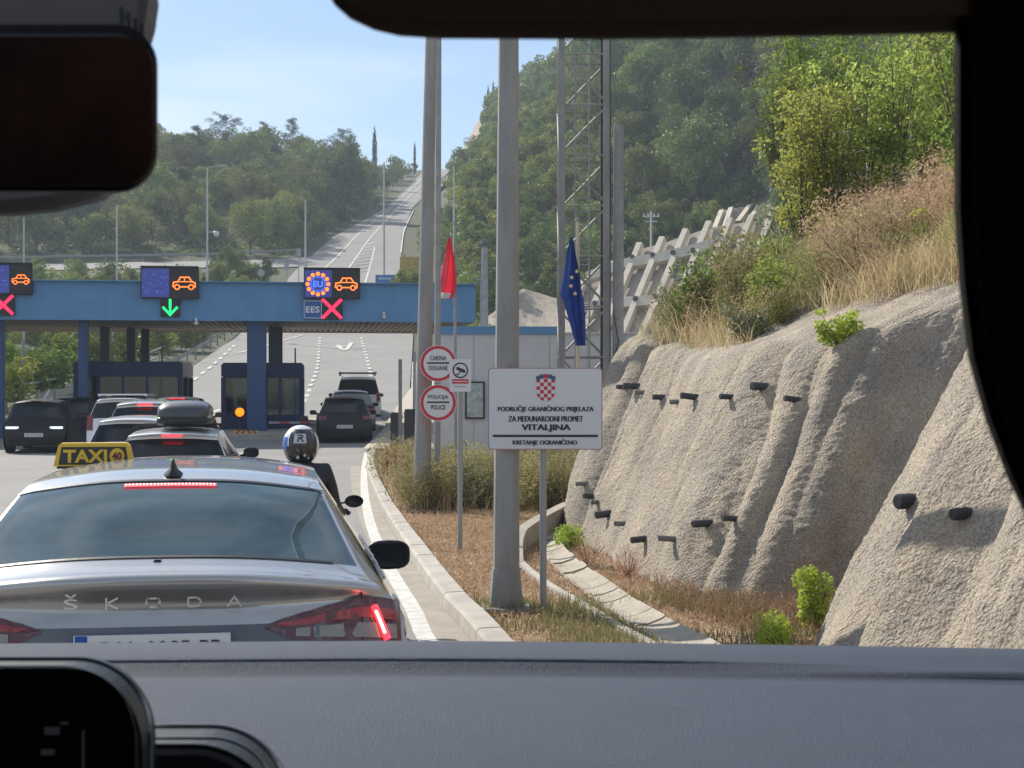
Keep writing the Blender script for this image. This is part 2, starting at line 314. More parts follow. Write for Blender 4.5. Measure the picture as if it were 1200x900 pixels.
# gutter strip + kerb
KL=[(557,758),(515,708),(481,657),(452,610),(440,585),(431,560),(429,545),(432,532),(444,520)]
kp=[(.75,4.0)]+[tuple(G(a,b)[:2]) for a,b in KL]+[(-4.9,60)]
ksm=smooth_pts(kp,10)
tn=np.gradient(ksm,axis=0); tn/=np.linalg.norm(tn,axis=1)[:,None]; nr=np.stack([tn[:,1],-tn[:,0]],1)
def kstrip(mb,o0,z0,o1,z1,zb=None):
    a=ksm+nr*o0; b=ksm+nr*o1; mb.grid(np.stack([np.c_[a,np.full(len(a),z0)],np.c_[b,np.full(len(b),z1)]],0))
gt=MB(); kstrip(gt,-.36,.004,0,-.0+.004); setp(gt.build('gutter',M_gut),kind='structure')
kb=MB(); seg=1.0
dl=np.concatenate([[0],np.cumsum(np.hypot(*np.diff(ksm,axis=0).T))])
for k in range(int(dl[-1]/seg)):
    s_=np.linspace(k*seg+.006,(k+1)*seg-.006,4); x=np.interp(s_,dl,ksm[:,0]);y=np.interp(s_,dl,ksm[:,1]);nx=np.interp(s_,dl,nr[:,0]);ny=np.interp(s_,dl,nr[:,1])
    prof=[(0,-.05),(.015,.10),(.04,.125),(.19,.13),(.205,.115),(.21,-.05)]
    jz=random.uniform(-.004,.004)
    A=np.array([[[x[i]+nx[i]*o,y[i]+ny[i]*o,z+jz] for i in range(4)] for o,z in prof]); kb.grid(A)
    for i in (0,3): kb.add([A[j][i] for j in range(len(prof))],[tuple(range(len(prof)))])
setp(kb.build('kerb',M_conc),kind='structure')
# pale concrete apron right of the lane, beyond the kerb nose
ap=MB(); pts=[(-4.3,46),(-2.2,46),(-2.6,64),(-3.6,84),(-5.3,84),(-5.0,64)]
ap.grid(np.array([[[a[0],a[1],zroad(a[1])+.09] for a in ((-4.45,46),(-4.75,56),(-5.05,64),(-5.25,80),(-6.5,100))],[[a[0],a[1],zroad(a[1])+.09] for a in ((-2.2,46),(-2.3,56),(-2.4,64),(-3.0,80),(-5.0,100))]]))
setp(ap.build('pavement',mat('apron_concrete',(.5,.44,.36),.9,col2=(.42,.37,.30),vscale=.6,bump=.3)),kind='structure')
# side road on the left beyond the canopy
sr=MB(); cols_=[]
for px,D in smooth_pts([(425,199),(395,196),(350,192),(300,190),(240,188),(160,187),(60,186),(-120,185)],6):
    cols_.append([(X_(px,d),d,float(terr(X_(px,d),d))+.13) for d in (D,D+3,D+6,D+9)])
sr.grid(np.array(cols_)); setp(sr.build('side_road',M_asph),kind='structure')
# cut-rock face at the crest, and bare path on the right hill
rk=MB(); A=[]
for i,D in enumerate(np.linspace(330,425,24)):
    row=[]
    for j,q in enumerate(np.linspace(0,1,10)):
        x=XR(D)+2+q*9; row.append([x+fbm(D/6.,j/2.,s=9)*1.2,D,float(terr(x,D))+.6+fbm(D/5.,j*1.,s=5)*1.4*math.sin(q*3.14)+.4*math.sin(q*3.14)])
    A.append(row)
rk.grid(np.array(A)); setp(rk.build('rock_cut',M_rock),kind='structure')
# ------------------------------------------------------------------ near shotcrete wall
base=[(4.5,25,0),(1.9,23,0),(.9,21.6,0),(.71,20.2,0),(1.0,17,0),(1.3,14.9,0),(1.52,13.6,0),(2.0,13.15,0),(2.6,13.1,0),(3.1,12.8,0),(3.05,12.0,0),(2.5,11.3,0),(2.14,10.8,0),(2.05,9.8,0),(2.3,8.2,0),(2.6,6.5,0),(3.0,4.5,0)]
rim =[(5.5,26,3.2),(3.0,24.2,2.9),(2.0,22.6,2.8),(1.72,21,2.72),(2.15,18,2.45),(2.5,15.9,2.45),(2.95,14.6,2.45),(3.5,14.15,2.62),(4.15,14.0,2.85),(4.7,13.6,3.05),(4.7,12.8,3.0),(4.2,12.0,2.75),(3.75,11.5,2.6),(3.7,10.6,2.6),(3.8,9.2,2.6),(4.1,7.5,2.6),(4.5,5.5,2.6)]
nu,nv=1100,190
us=np.linspace(0,len(base)-1,nu); B=np.array([crs(base,u) for u in us]); T_=np.array([crs(rim,u) for u in us])
# resample evenly
def resamp(B,T_,n):
    d=np.concatenate([[0],np.cumsum(np.linalg.norm(np.diff((B+T_)/2,axis=0),axis=1)*(14/np.maximum((B[1:,1]+B[:-1,1])/2,5))**.6)]); s_=np.linspace(0,d[-1],n)
    return np.stack([np.interp(s_,d,B[:,k]) for k in range(3)],1),np.stack([np.interp(s_,d,T_[:,k]) for k in range(3)],1)
B,T_=resamp(B,T_,nu)
v=np.linspace(-.04,1.0,nv)[None,:,None]
S=B[:,None]*(1-v)+T_[:,None]*v
bulge=np.sin(np.clip(v,0,1)*math.pi)[...,0]
tx=np.gradient(S,axis=0); tv=np.gradient(S,axis=1); N=np.cross(tx,tv); N/=np.linalg.norm(N,axis=2)[...,None]
if N[nu//3,nv//2,0]>0: N=-N
arc=np.concatenate([[0],np.cumsum(np.linalg.norm(np.diff(B,axis=0),axis=1))])[:,None]; vv=v[0,:,0][None]
sl_=arc+vv*.25
flow=fbm(sl_*1.15,vv*.55+0*sl_,s=21,o=3)
rid=np.abs(vn(sl_*1.5+.3*vn(vv*2.2,sl_*.3,s=8),vv*.45,s=31))**.8; rid2=np.abs(vn(sl_*2.9+.25*vn(vv*3,sl_*.5,s=18),vv*.7,s=41))**.8
dis=.14*flow+.29*(rid-.35)+.13*(rid2-.35)*(.4+.6*vv)+.02*fbm(S[...,0]*2,S[...,1]*2,S[...,2]*2,o=3,s=5)+.015*fbm(S[...,0]*9,S[...,1]*9,S[...,2]*9,o=3,s=6)+.010*vn(S[...,0]*38,S[...,1]*38,S[...,2]*38,s=7)
dis*= .35+.65*np.clip(bulge*1.6,0,1)
S=S+N*dis[...,None]
# roll-over at the top
roll=np.clip((vv-.86)/.14,0,1)**2; S[...,2]-=roll*.13; S[...,0]+=roll*.12
wall=thing('shotcrete_wall','rippled grey sprayed-concrete slope face along the right of the verge, studded with black drain pipes','wall',(1.3,14,0))
sb=MB(); sb.grid(S); ws=sb.build('concrete_face',M_shot,wall,smooth=True,local=False)
# bank above the rim
ns=70; s_=np.linspace(0,1,ns)**1.5*30
bk=np.zeros((nu//4+1,ns,3)); Tt=S[::4,-1,:][:nu//4+1]; 
if len(Tt)<nu//4+1: Tt=np.vstack([Tt,S[-1:,-1]])
dr=np.array([.93,.37]); 
for k in range(ns):
    q=s_[k]; bk[:,k,0]=Tt[:,0]+dr[0]*q*(1+.0*q); bk[:,k,1]=Tt[:,1]+dr[1]*q; bk[:,k,2]=Tt[:,2]-.02+.47*q-.001*q*q+min(q,.8)*.22*fbm(bk[:,k,0],bk[:,k,1],s=2)+min(q*3,1)*.05*fbm(bk[:,k,0]*5,bk[:,k,1]*5,s=4)
# straighten the rim's folds as it climbs
for k in range(ns):
    wq=min(1,s_[k]/3.5)
    n_=len(Tt); line0=np.linspace(0,1,n_); sm=np.stack([np.convolve(np.pad(bk[:,k,c],20,mode='reflect',reflect_type='odd'),np.ones(41)/41,'valid') for c in range(3)],1); bk[:,k]=bk[:,k]*(1-wq)+sm*wq
def bank_pt(i,k): return Vector(bk[min(i,len(bk)-1),k])
M_bank=mat('bank_soil',(.33,.295,.245),.95,bump=1,bscale=26,col2=(.27,.21,.15),vscale=1.2,detail=8)
bb=MB(); bb.grid(bk); setp(bb.build('bank',M_shot,smooth=True),kind='structure')
# drain pipes
def near_on_wall(px,py):
    pxs_=600+F*S[...,0]/S[...,1]; pys=HY-F*(S[...,2]-EYE)/S[...,1]
    d=(pxs_-px)**2+(pys-py)**2+ (S[...,1])*4.0; i,j=np.unravel_index(np.argmin(d),d.shape); return Vector(S[i,j]),Vector(N[i,j])
pm=mat('pipe_plastic',(.035,.04,.05),.5); pg=mat('pipe_grey',(.17,.17,.17),.6)
pipes=[(729,453,12,5),(741,452,20,7),(752,460,8,4),(773,465,12,6),(792,471,8,3),(810,465,22,7),(852,465,14,5),(891,453,16,9),(928,467,14,6),
(683,567,12,4),(690,581,10,6),(699,588,6,3),(708,601,20,8),(728,614,14,4),(750,632,20,7),(784,632,22,4),(822,613,24,8),(857,608,18,5),(1062,588,20,15),(1126,603,20,12)]
for (px,py,wd,hh) in pipes:
    p,n=near_on_wall(px+wd*.3,py); D=p.y; r=max(.028,min(hh/F*D*.55,.05)); Lp=wd/F*D
    q=MB(); d=Vector((-.93,-.30+random.uniform(-.25,.2),random.uniform(-.12,.12))) if px<1000 else Vector((-.93,-.42,-.03)); d.normalize(); a=p-d*.12; b=p+d*(Lp*.68+.04)
    q.cyl(a,b,r,r,14,caps=False)
    if px>1000:
        for k in range(6): q.cyl(b-d*(.012+.02*k),b-d*(.02+.02*k),r*1.12,r*1.12,14)
    q.cyl(b-d*.002,b,r,r*.82,14,caps=False); q.cyl(b,b-d*.06,r*.8,r*.8,14,mi=1)
    q.build('drain_pipe',[pm if hh>4 else pg,M_blk],wall,smooth=False,local=False)
# ------------------------------------------------------------------ leaves & plants
def leafquads(pos,nrm,size,asp=.6,jit=.7):
    n=len(pos); nn=nrm+rng.normal(0,jit,(n,3)); nn/=np.linalg.norm(nn,axis=1)[:,None]+1e-9
    r=rng.normal(0,1,(n,3)); a=np.cross(nn,r); a/=np.linalg.norm(a,axis=1)[:,None]+1e-9; b=np.cross(nn,a)
    s1=(size*(.6+.8*rng.random(n)))[:,None]; a=a*s1; b=b*s1*asp
    V=np.stack([pos-a,pos-b*.8+a*.1,pos+a,pos+b*.8+a*.1],1).reshape(-1,3); Fq=np.arange(n*4).reshape(n,4); return V,Fq
def blobs_leaves(mb,blobs,n,size,mi=0,asp=.6,jit=.6,up=.25):
    c=np.array([b[0] for b in blobs],float); r=np.array([b[1] for b in blobs],float); sq=np.array([b[2] if len(b)>2 else 1 for b in blobs])
    k=rng.choice(len(blobs),n,p=r**2/np.sum(r**2)); d=rng.normal(0,1,(n,3)); d/=np.linalg.norm(d,axis=1)[:,None]; d[:,2]=np.where(rng.random(n)<up,np.abs(d[:,2]),d[:,2])
    rad=r[k]*(1.06-.5*rng.random(n)**2.2); pos=c[k]+d*rad[:,None]*np.stack([np.ones(n),np.ones(n),sq[k]],1)
    V,Q=leafquads(pos,d,np.full(n,size),asp,jit); mb.add(V.tolist(),Q.tolist(),mi)
def oak_mesh(seed,w_=3.2,h_=6.0,n=3400,leaf=.17,trunk=True):
    rs=random.Random(seed); mb=MB(); bl=[]
    lobes=[(rs.uniform(-.5,.5)*w_,rs.uniform(-.5,.5)*w_,rs.uniform(.45,.85)*h_,rs.uniform(.3,.55)*w_) for _ in range(6)]
    for _ in range(34):
        L_=rs.choice(lobes); t=rs.uniform(0,6.283); ph=rs.uniform(-.4,1.3); rr=L_[3]
        bl.append(((L_[0]+rr*math.cos(t)*math.cos(ph),L_[1]+rr*math.sin(t)*math.cos(ph),max(.6,L_[2]+rr*.8*math.sin(ph))),rs.uniform(.12,.27)*w_))
    for k in range(6): bl.append(((rs.uniform(-.3,.3)*w_,rs.uniform(-.3,.3)*w_,rs.uniform(.3,.6)*h_),.34*w_))
    blobs_leaves(mb,bl,n,leaf,0)
    if trunk:
        mb.cyl((0,0,-.6),(0,0,h_*.45),.16,.1,7,1)
        for k in range(5):
            b=bl[k][0]; mb.cyl((0,0,h_*.25),b,.07,.03,5,1)
    return mb
def pine_mesh(seed,h_=13,n=4200,um=True):
    rs=random.Random(seed); mb=MB(); mb.cyl((0,0,-.5),(0,0,h_*.93),.22,.05,8,1); bl=[]
    for k in range(26):
        z=h_*(.45+.5*k/26) if um else h_*(.25+.7*k/26); t=rs.uniform(0,6.283)
        R=(h_*.30*math.sin(min(1,(z/h_-.35)/.35)*1.57)*(1 if z<h_*.85 else .6)) if um else h_*.24*(1.08-z/h_)**.7
        R*=rs.uniform(.55,1.1); e=(R*math.cos(t),R*math.sin(t),z+R*.15); mb.cyl((0,0,z-.4),e,.06,.02,5,1); bl.append((e,rs.uniform(.55,1.0)*h_/13,.55)); bl.append(((e[0]*.55,e[1]*.55,z),rs.uniform(.5,.8)*h_/13,.6))
    blobs_leaves(mb,bl,n,.16,0,asp=.35); return mb
def cypress_mesh(h_=9,r=.85,n=2600):
    mb=MB(); mb.cyl((0,0,-.3),(0,0,h_*.9),.12,.03,7,1); bl=[]
    for k in range(30):
        z=h_*(.06+.9*k/30); q=r*math.sin(min(1,(1.02-z/h_)*2.2)*1.4)*.62; t=k*2.4; bl.append(((q*.45*math.cos(t),q*.45*math.sin(t),z),max(.1,q*.75),1.5))
    blobs_leaves(mb,bl,n,.13,0); return mb
LM_far=leafmat('oak_leaves',(.10,.13,.03),(.31,.35,.10),(.18,.225,.055),.3,.5,.28)
LM_far2=leafmat('dark_oak_leaves',(.075,.115,.028),(.27,.33,.09),(.145,.20,.05),.28,.5,.25)
LM_mq=leafmat('scrub_leaves',(.085,.135,.025),(.28,.33,.075),(.16,.22,.045),.35,.6,.35)
LM_pine=leafmat('pine_needles',(.022,.036,.017),(.06,.08,.033),None,.2,.6,.1)
LM_cy=leafmat('cypress_leaves',(.015,.028,.012),(.035,.05,.02),None,.15,.8,.1)
LM_con=leafmat('bright_conifer_leaves',(.055,.10,.02),(.12,.17,.04),None,.35,.8,.1)
LM_yel=leafmat('yellow_green_leaves',(.17,.24,.05),(.48,.49,.14),(.30,.36,.08),.6,3,.2)
LM_brt=leafmat('bright_shrub_leaves',(.26,.38,.04),(.50,.60,.10),None,.5,6,.1)
LM_dry=leafmat('dry_grass_blades',(.50,.36,.20),(.70,.55,.33),(.60,.45,.26),.4,2.5,.1)
LM_olive=leafmat('olive_shrub_leaves',(.21,.20,.075),(.42,.37,.18),(.30,.27,.12),.4,4,.25)
LM_red=leafmat('rusty_dry_stems',(.36,.18,.12),(.50,.28,.18),None,.4,5,.1)
LM_grey=leafmat('grey_green_leaves',(.17,.21,.11),(.28,.31,.17),None,.35,5,.15)
M_bark=mat('bark',(.10,.08,.06),.95,bump=.6,bscale=20)
def protos(fn,seeds,mats):
    r=[]
    for s in seeds:
        o=fn(s).build('p',mats); r.append(o.data); bpy.data.objects.remove(o)
    return r
OAK=protos(lambda s:oak_mesh(s,3.3,6.2,3600,.15),[1,2,3,4,5],[LM_far,M_bark])
OAK2=[m.copy() for m in OAK]
for m in OAK2: m.materials[0]=LM_far2
SHR=protos(lambda s:oak_mesh(s+20,1.7,2.6,1900,.11,False),[1,2,3,4],[LM_mq,M_bark])
PINE=protos(lambda s:pine_mesh(s,13,4200,s<3),[1,2,3],[LM_pine,M_bark])
CYP=protos(lambda s:cypress_mesh(),[1],[LM_cy,M_bark])
def put(name,me,x,y,sc=1,z=None,label=None,cat='tree',group=None,rz=None,dz=0,sz=None):
    o=bpy.data.objects.new(name,me); C.objects.link(o); zz=float(terr(x,y)) if z is None else z
    o.location=(x,y,zz+dz); o.rotation_euler=(0,0,random.uniform(0,6.28) if rz is None else rz); o.scale=(sc,sc,sc*(sz or 1)); return setp(o,label,cat,group)
def scatter(n,pxr,Dr,mind,accept,tries=40):
    pts=[]; cell={}
    for _ in range(n*tries):
        if len(pts)>=n: break
        D=random.uniform(*Dr); px=random.uniform(*pxr); x=X_(px,D)
        if not accept(px,x,D): continue
        k=(int(x//mind),int(D//mind)); ok=True
        for a in(-1,0,1):
            for b in(-1,0,1):
                for q in cell.get((k[0]+a,k[1]+b),()):
                    if (q[0]-x)**2+(q[1]-D)**2<mind*mind: ok=False
        if ok: cell.setdefault(k,[]).append((x,D)); pts.append((x,D,px))
    return pts
def side_gap(x,D):  # clearing for the side road
    return 183<D<204
# left hillside wood
L_=scatter(292,(-40,505),(186,330),5.2,lambda px,x,D: x<XL(D)-5 and not side_gap(x,D))
for x,D,px in L_: put('oak_tree',random.choice(OAK),x,D,random.uniform(.85,1.4),label='rounded olive green oak in the dense wood on the left hillside beyond the canopy',group='oaks covering the left hillside',dz=-.8,sz=random.uniform(.85,1.2))
# far woods as one mass
def mass(name,pts,protos_,scr,mats,label,cat):
    V=[];Fs=[];b=0
    mb=MB()
    for x,D,px in pts:
        me=random.choice(protos_); n=len(me.vertices); a=np.empty(n*3); me.vertices.foreach_get('co',a); a=a.reshape(-1,3)*random.uniform(*scr)
        t=random.uniform(0,6.28); c,s_=math.cos(t),math.sin(t); a=np.c_[a[:,0]*c-a[:,1]*s_,a[:,0]*s_+a[:,1]*c,a[:,2]]+np.array([x,D,float(terr(x,D))-.8])
        mb.add(a[:].tolist(),[tuple(p.vertices) for p in me.polygons if p.material_index==0],0)
    return setp(mb.build(name,mats),label,cat,kind='stuff')
LOWP=protos(lambda s:oak_mesh(s+50,3.3,6.2,750,.30,False),[1,2,3],[LM_far2])
fw=scatter(230,(-40,505),(330,440),5.5,lambda px,x,D: x<XL(D)-4)
mass('distant_woods',fw,LOWP,(.7,1.1),[LM_far],'dark wooded ridge line far behind the left hillside','woods')
# right hillside forest
def rdist(x,D): return x-XR(D)
Rr=scatter(298,(600,1130),(118,290),5.6,lambda px,x,D: (rdist(x,D)>24+ (D-172)*.06 if D>172 else px>760+(172-D)*1.2 and (px>935 or D>166)))
for x,D,px in Rr: put('holm_oak',random.choice(OAK2),x,D,random.uniform(.95,1.55),label='dark green holm oak in the forest high on the right hillside',group='holm oaks on the right hillside',dz=-.8,sz=random.uniform(.9,1.2))
fw=scatter(330,(555,1120),(300,430),6.0,lambda px,x,D: rdist(x,D)>14)
mass('far_forest',fw,LOWP,(.8,1.3),[LM_far2],'farther part of the forest climbing to the right skyline','forest')
Rs=scatter(290,(505,800),(150,300),3.0,lambda px,x,D: 5<rdist(x,D)<32 and (px>534 or D<225) and not(560<px<900 and D<170))
for x,D,px in Rs: put('scrub_bush',random.choice(SHR),x,D,random.uniform(.8,1.6),label='mid green scrub bush on the slope between the uphill road and the forest',cat='bush',group='scrub on the lower right slope',dz=-.3)
Rq=scatter(290,(545,935),(132,235),3.3,lambda px,x,D: 4<rdist(x,D) and not(px>590 and D<(138 if px<715 else 160)))
for x,D,px in Rq: put('hillside_bush',random.choice(SHR),x,D,random.uniform(.9,1.7),label='green bush among the scrub above the concrete ribs and behind the lattice mast',cat='bush',group='bushes above the concrete ribs',dz=-.3)
Lq=scatter(120,(-40,350),(128,180),3.2,lambda px,x,D: x<XL(D)-3 and not side_gap(x,D))
for x,D,px in Lq: put('meadow_bush',random.choice(SHR),x,D,random.uniform(.45,.95),label='low bush in front of the side road, seen just above the canopy',cat='bush',group='bushes in front of the side road',dz=-.2)
# roadside bushes left verge (near the uphill road and under the canopy)
Ls=scatter(150,(-30,500),(62,300),2.6,lambda px,x,D: 2.2<(XL(D)-x)<(7 if D>150 else 30) and not side_gap(x,D) and (D>100 or px<215))
for x,D,px in Ls: put('verge_bush',random.choice(SHR),x,D,random.uniform(.5,1.1),label='low bush on the grassy verge left of the climbing road',cat='bush',group='bushes along the left road verge',dz=-.2)
mb=MB(); n=190000; px=rng.random(n)*1180-40; D=118+rng.random(n)**1.2*220; x=(px-600)/F*D; e=np.maximum(XL(D)-x,x-XR(D)); ok=(e>2.2)&((px<500)|(px>545)); 
ok&=~((px>740)&(px<925)&(D<160)); ok&=~((px>590)&(px<=740)&(D<140)); ok&=~((px<500)&(D>182)&(D<202))
px,D,x=px[ok],D[ok],x[ok]; dn=vn(x/2.2,D/2.2,s=90); k=dn>-.35; x,D,dn=x[k],D[k],dn[k]; z=terr(x,D)+rng.random(len(x))*(.3+1.3*np.clip(dn+.35,0,1.2))
V,Q=leafquads(np.c_[x,D,z],np.tile([0,-.5,.8],(len(x),1)),np.full(len(x),.22),.65,.7); mb.add(V.tolist(),Q.tolist(),0)
setp(mb.build('undergrowth',[LM_mq]),'low green scrub filling the ground between the hillside trees','undergrowth',kind='stuff')
# named individual trees on the skyline
sk=[('pine_tree',0,265,131,232,285,'umbrella pine with a broad crown, tallest tree on the left skyline'),
('pine_tree',2,232,143,255,265,'dark ragged pine beside the mirror on the left skyline'),
('pine_tree',2,309,140,190,300,'small pointed pine right of the umbrella pine on the left ridge'),
('pine_tree',2,343,135,190,305,'pointed pine midway along the left ridge'),
('pine_tree',1,402,150,190,320,'low dark pine near the right end of the left ridge'),
('cypress_tree',0,439,143,180,345,'slim cypress standing alone on the left ridge'),
('cypress_tree',0,486,163,195,400,'short cypress above the crest of the uphill road'),
('cypress_tree',0,572,97,140,400,'left of the two tall cypresses on the right skyline edge'),
('cypress_tree',0,578,92,140,404,'right of the two tall cypresses on the right skyline edge')]
for nm,vi,px,yt,yb,D,lab in sk:
    me={'pine_tree':PINE,'cypress_tree':CYP}[nm][vi]; x=X_(px,D); zg=float(terr(x,D)); zt=Z_(yt,D); H=max(zt-zg,3.5); base_h=13 if nm=='pine_tree' else 9
    wq=.62 if nm=='cypress_tree' else 1
    put(nm,me,x,D,H/base_h*wq,z=zg,label=lab,sz=1/wq)
cm=MB(); bl=[]
for k in range(26):
    z=.5+8*k/26; q=2.6*(1.05-k/26)**.8; 
    for t in range(3): a=k*1.3+t*2.1; bl.append(((q*.6*math.cos(a),q*.6*math.sin(a),z),q*.42+.2))
blobs_leaves(cm,bl,6000,.13); cm.cyl((0,0,-.5),(0,0,7),.15,.05,7,1)
o=cm.build('conifer_tree',[LM_con,M_bark]); x=X_(410,262); o.location=(x,262,float(terr(x,262))+4.2); o.scale=(1.3,1.3,1.25); setp(o,'bright green cone-shaped conifer among the darker oaks','tree')
o=bpy.data.objects.new('round_bush',SHR[1]); C.objects.link(o); o.location=P(272,318,165); o.location.z-=.3;o.scale=(1.1,1.1,1.0); setp(o,'bright round bush by the guardrail left of the uphill road','bush')
# ------------------------------------------------------------------ cars
M_glass=mat('car_glass',(.010,.014,.018),.06,spec=.4)
M_chrome=mat('bright_trim',(.7,.7,.7),.2,1)
M_lens=mat('red_lens',(.16,.008,.008),.15,coat=.6)
M_lit=mat('lit_brake_lamp',(.9,.03,.04),.4,emit=(1,.03,.05),estr=1.8)
M_hot=mat('hot_lamp_core',(1,.3,.2),.4,emit=(1,.32,.2),estr=5)
M_plate=mat('number_plate_white',(.62,.63,.63),.5)
M_ink=mat('black_lettering',(.02,.02,.022),.5)
M_amber=mat('amber_lamp',(1,.25,.0),.4,emit=(1,.22,.0),estr=1.1)
def paint(name,c,metal=.6,rough=.32): return mat(name,c,rough,metal,coat=.9)
class Car: pass
def make_car(name,label,rows,W,L_,loc,rz,pm_,belt=1.03,group=None,plate=None,glasscol=2.9,wheel_r=.32,gr=(6,7),wr=(10,11),tl=None,brake=None,glass=None,mir=True,mz=.04,cat='car',side_glass=(1.08,5.0)):
    # rows: (yc,zc, xe,ye,ze) from tail bottom over the roof to nose bottom
    t=thing(name,label,cat,loc,rz,group); gl=glass or M_glass
    ctrlA=np.array([[[xe*f, yc+(ye-yc)*(f**3.2), zc+(ze-zc)*(f**2.6)] for f in (0,.45,.86,1.0)] for yc,zc,xe,ye,ze in rows])
    def symc(row,v):
        r=np.vstack([row[1]*np.array([-1,1,1]),row]); return crs(r,v+1)
    def surf(ctrl,u,v): return symc(np.array([crs(ctrl[:,j],u) for j in range(ctrl.shape[1])]),v)
    nr_=len(rows); k0=gr[0]-1
    ks=[]; 
    for k in range(k0,nr_-1):
        yc,zc,xe,ye,ze=rows[k]; wf=1.0
        y=ye; ww=W*(.965 if (y<.3 or y>L_-.45) else (.99 if (y<.6 or y>L_-.9) else 1.0))
        bz=min(ze-.03,belt); f=(1-.0)
        ks.append([(xe,y,ze),(max(xe+.004,ww*.925),y-.01,bz),(ww*.985,y-.02,bz-.13),(ww,y-.02,bz-.36),(ww*.975,y,.24)])
    ctrlB=np.array(ks)
    acc={}
    def emit(ctrl,pred,n=6,sym=False):
        R,Cc=ctrl.shape[:2]; us=np.linspace(0,R-1,(R-1)*n+1); vs_=np.linspace(0,Cc-1,(Cc-1)*n+1)
        mid=np.array([[crs(ctrl[:,j],u) for j in range(Cc)] for u in us]); A=np.array([[(symc(mid[i],v) if sym else crs(mid[i],v)) for v in vs_] for i in range(len(us))])
        for sgn in (1,-1):
            pts=A.reshape(-1,3)*np.array([sgn,1,1]); byk={}
            for i in range(len(us)-1):
                for j in range(len(vs_)-1):
                    k=pred((us[i]+us[i+1])/2,(vs_[j]+vs_[j+1])/2); q=[i*len(vs_)+j,i*len(vs_)+j+1,(i+1)*len(vs_)+j+1,(i+1)*len(vs_)+j]
                    byk.setdefault(k,[]).append(q)
            for k,qs in byk.items():
                k=(k,sgn) if k=='side_window' else (k,0)
                u_=sorted(set(x for q in qs for x in q)); mp_={a:b for b,a in enumerate(u_)}; acc.setdefault(k,MB()).add(pts[u_],[[mp_[x] for x in q] for q in qs])
        return A
    def predA(u,v):
        if gr[0]<u<gr[1] and v<glasscol-.0: return 'rear_window'
        if wr[0]+.1<u<wr[1]-.08 and v<2.6: return 'windscreen'
        if u<1.5 : return 'bumper'
        return 'body'
    base_u=gr[0]-k0
    def predB(u,v):
        if side_glass[0]+base_u-1+.25<u<side_glass[1]+base_u-1 and .17<v<.93: return 'side_window'
        return 'body'
    AA=emit(ctrlA,predA,6,True); BB=emit(ctrlB,predB,5)
    for (k,_s),m in acc.items():
        mm={'rear_window':gl,'windscreen':M_glass,'side_window':M_glass,'bumper':pm_,'body':pm_}[k]
        o=m.build(k,mm,t,smooth=True)
    ca=AA.reshape(-1,3); cb=BB.reshape(-1,3)
    rear=ca[(ca[:,1]<1.0)]
    def rearY(x,z):
        r=rear[rear[:,2]<rows[gr[0]][1]+.02]; d=(r[:,0]-abs(x))**2+(r[:,2]-z)**2; i=np.argsort(d)[:4]; wgt=1/(d[i]+1e-6); return float((r[i,1]*wgt).sum()/wgt.sum())
    def sideX(y,z):
        d=(cb[:,1]-y)**2+(cb[:,2]-z)**2; i=np.argsort(d)[:4]; wgt=1/(d[i]+1e-6); return float((cb[i,0]*wgt).sum()/wgt.sum())
    # wheels
    for sx in(-1,1):
        for wy in(.92,L_-.9):
            m=MB(); prof=[(wheel_r*.62,-.10),(wheel_r*.95,-.105),(wheel_r,-.08),(wheel_r,.08),(wheel_r*.95,.105),(wheel_r*.62,.10)]
            M=Matrix.Rotation(R_(90),3,'Y'); m.lathe(prof,(sx*(W-.10),wy,wheel_r),24,0,M); wl=m.build('wheel',M_rub,t,smooth=True)
            m=MB(); x=sx*(W-.0); 
            m.cyl((x-sx*.06,wy,wheel_r),(x-sx*.05,wy,wheel_r),wheel_r*.63,wheel_r*.63,24)
            for q in range(5):
                a=q*1.2566; m.box((x-sx*.03,wy+.5*wheel_r*.6*math.cos(a),wheel_r+.5*wheel_r*.6*math.sin(a)),(.03,wheel_r*.58,.05),0,rx=a)
            m.build('rim',M_galv,wl)
    if mir:
        for sx in(-1,1):
            yy=L_-1.62; c=(sx*(W+.10),yy,belt+mz)
            m=superloft([(0,0,.118,.078),(.03,0,.12,.08),(.08,-.005,.10,.066),(.115,-.01,.055,.04),(.125,-.01,.02,.015)],20,3.0,c[0],c[1],c[2])
            m.cyl((sx*(W-.08),yy+.06,belt+mz-.05),(sx*(W+.03),yy+.05,belt+mz-.045),.03,.035,8)
            mm_=m.build('mirror',M_blk,t,smooth=True)
            m=MB(); m.poly(rrect(-.103,.103,-.064,.064,.035),lambda x,y,d:Vector((c[0]+x,c[1]-.002-d,c[2]+y)),.002); m.build('mirror_glass',M_glass,mm_)
    r=Car(); r.t=t; r.rearY=rearY; r.sideX=sideX; r.A=ctrlA; r.surf=surf; r.rows=rows; r.W=W
    if tl:
        for sx in(-1,1):
            m=MB(); (x0,x1,z0,z1)=tl; A=[]
            for i in range(9):
                x=x0+(x1-x0)*i/8; A.append([(sx*x,rearY(x,z)-.012,z) for z in np.linspace(z0,z1,6)])
            m.grid(np.array(A)); m.build('tail_light',M_lens,t,smooth=True)
    if brake:
        x0,z,on=brake[:3]; m=MB(); 
        y=brake[3]; m.box((0,y,z),(x0*2,.03,.03),bev=.008); m.build('high_brake_light',M_lit if on else M_lens,t)
    if plate:
        z=plate; y=rearY(0,z)-.03; m=MB(); m.box((0,y,z),(.52,.012,.11)); pl=m.build('number_plate',M_plate,t)
        m=MB(); m.text('ZG 4127-AK' if name!='x' else '', .44,.07,FC((0,y-.008,z)),0); m.build('lettering',M_ink,pl)
    return r
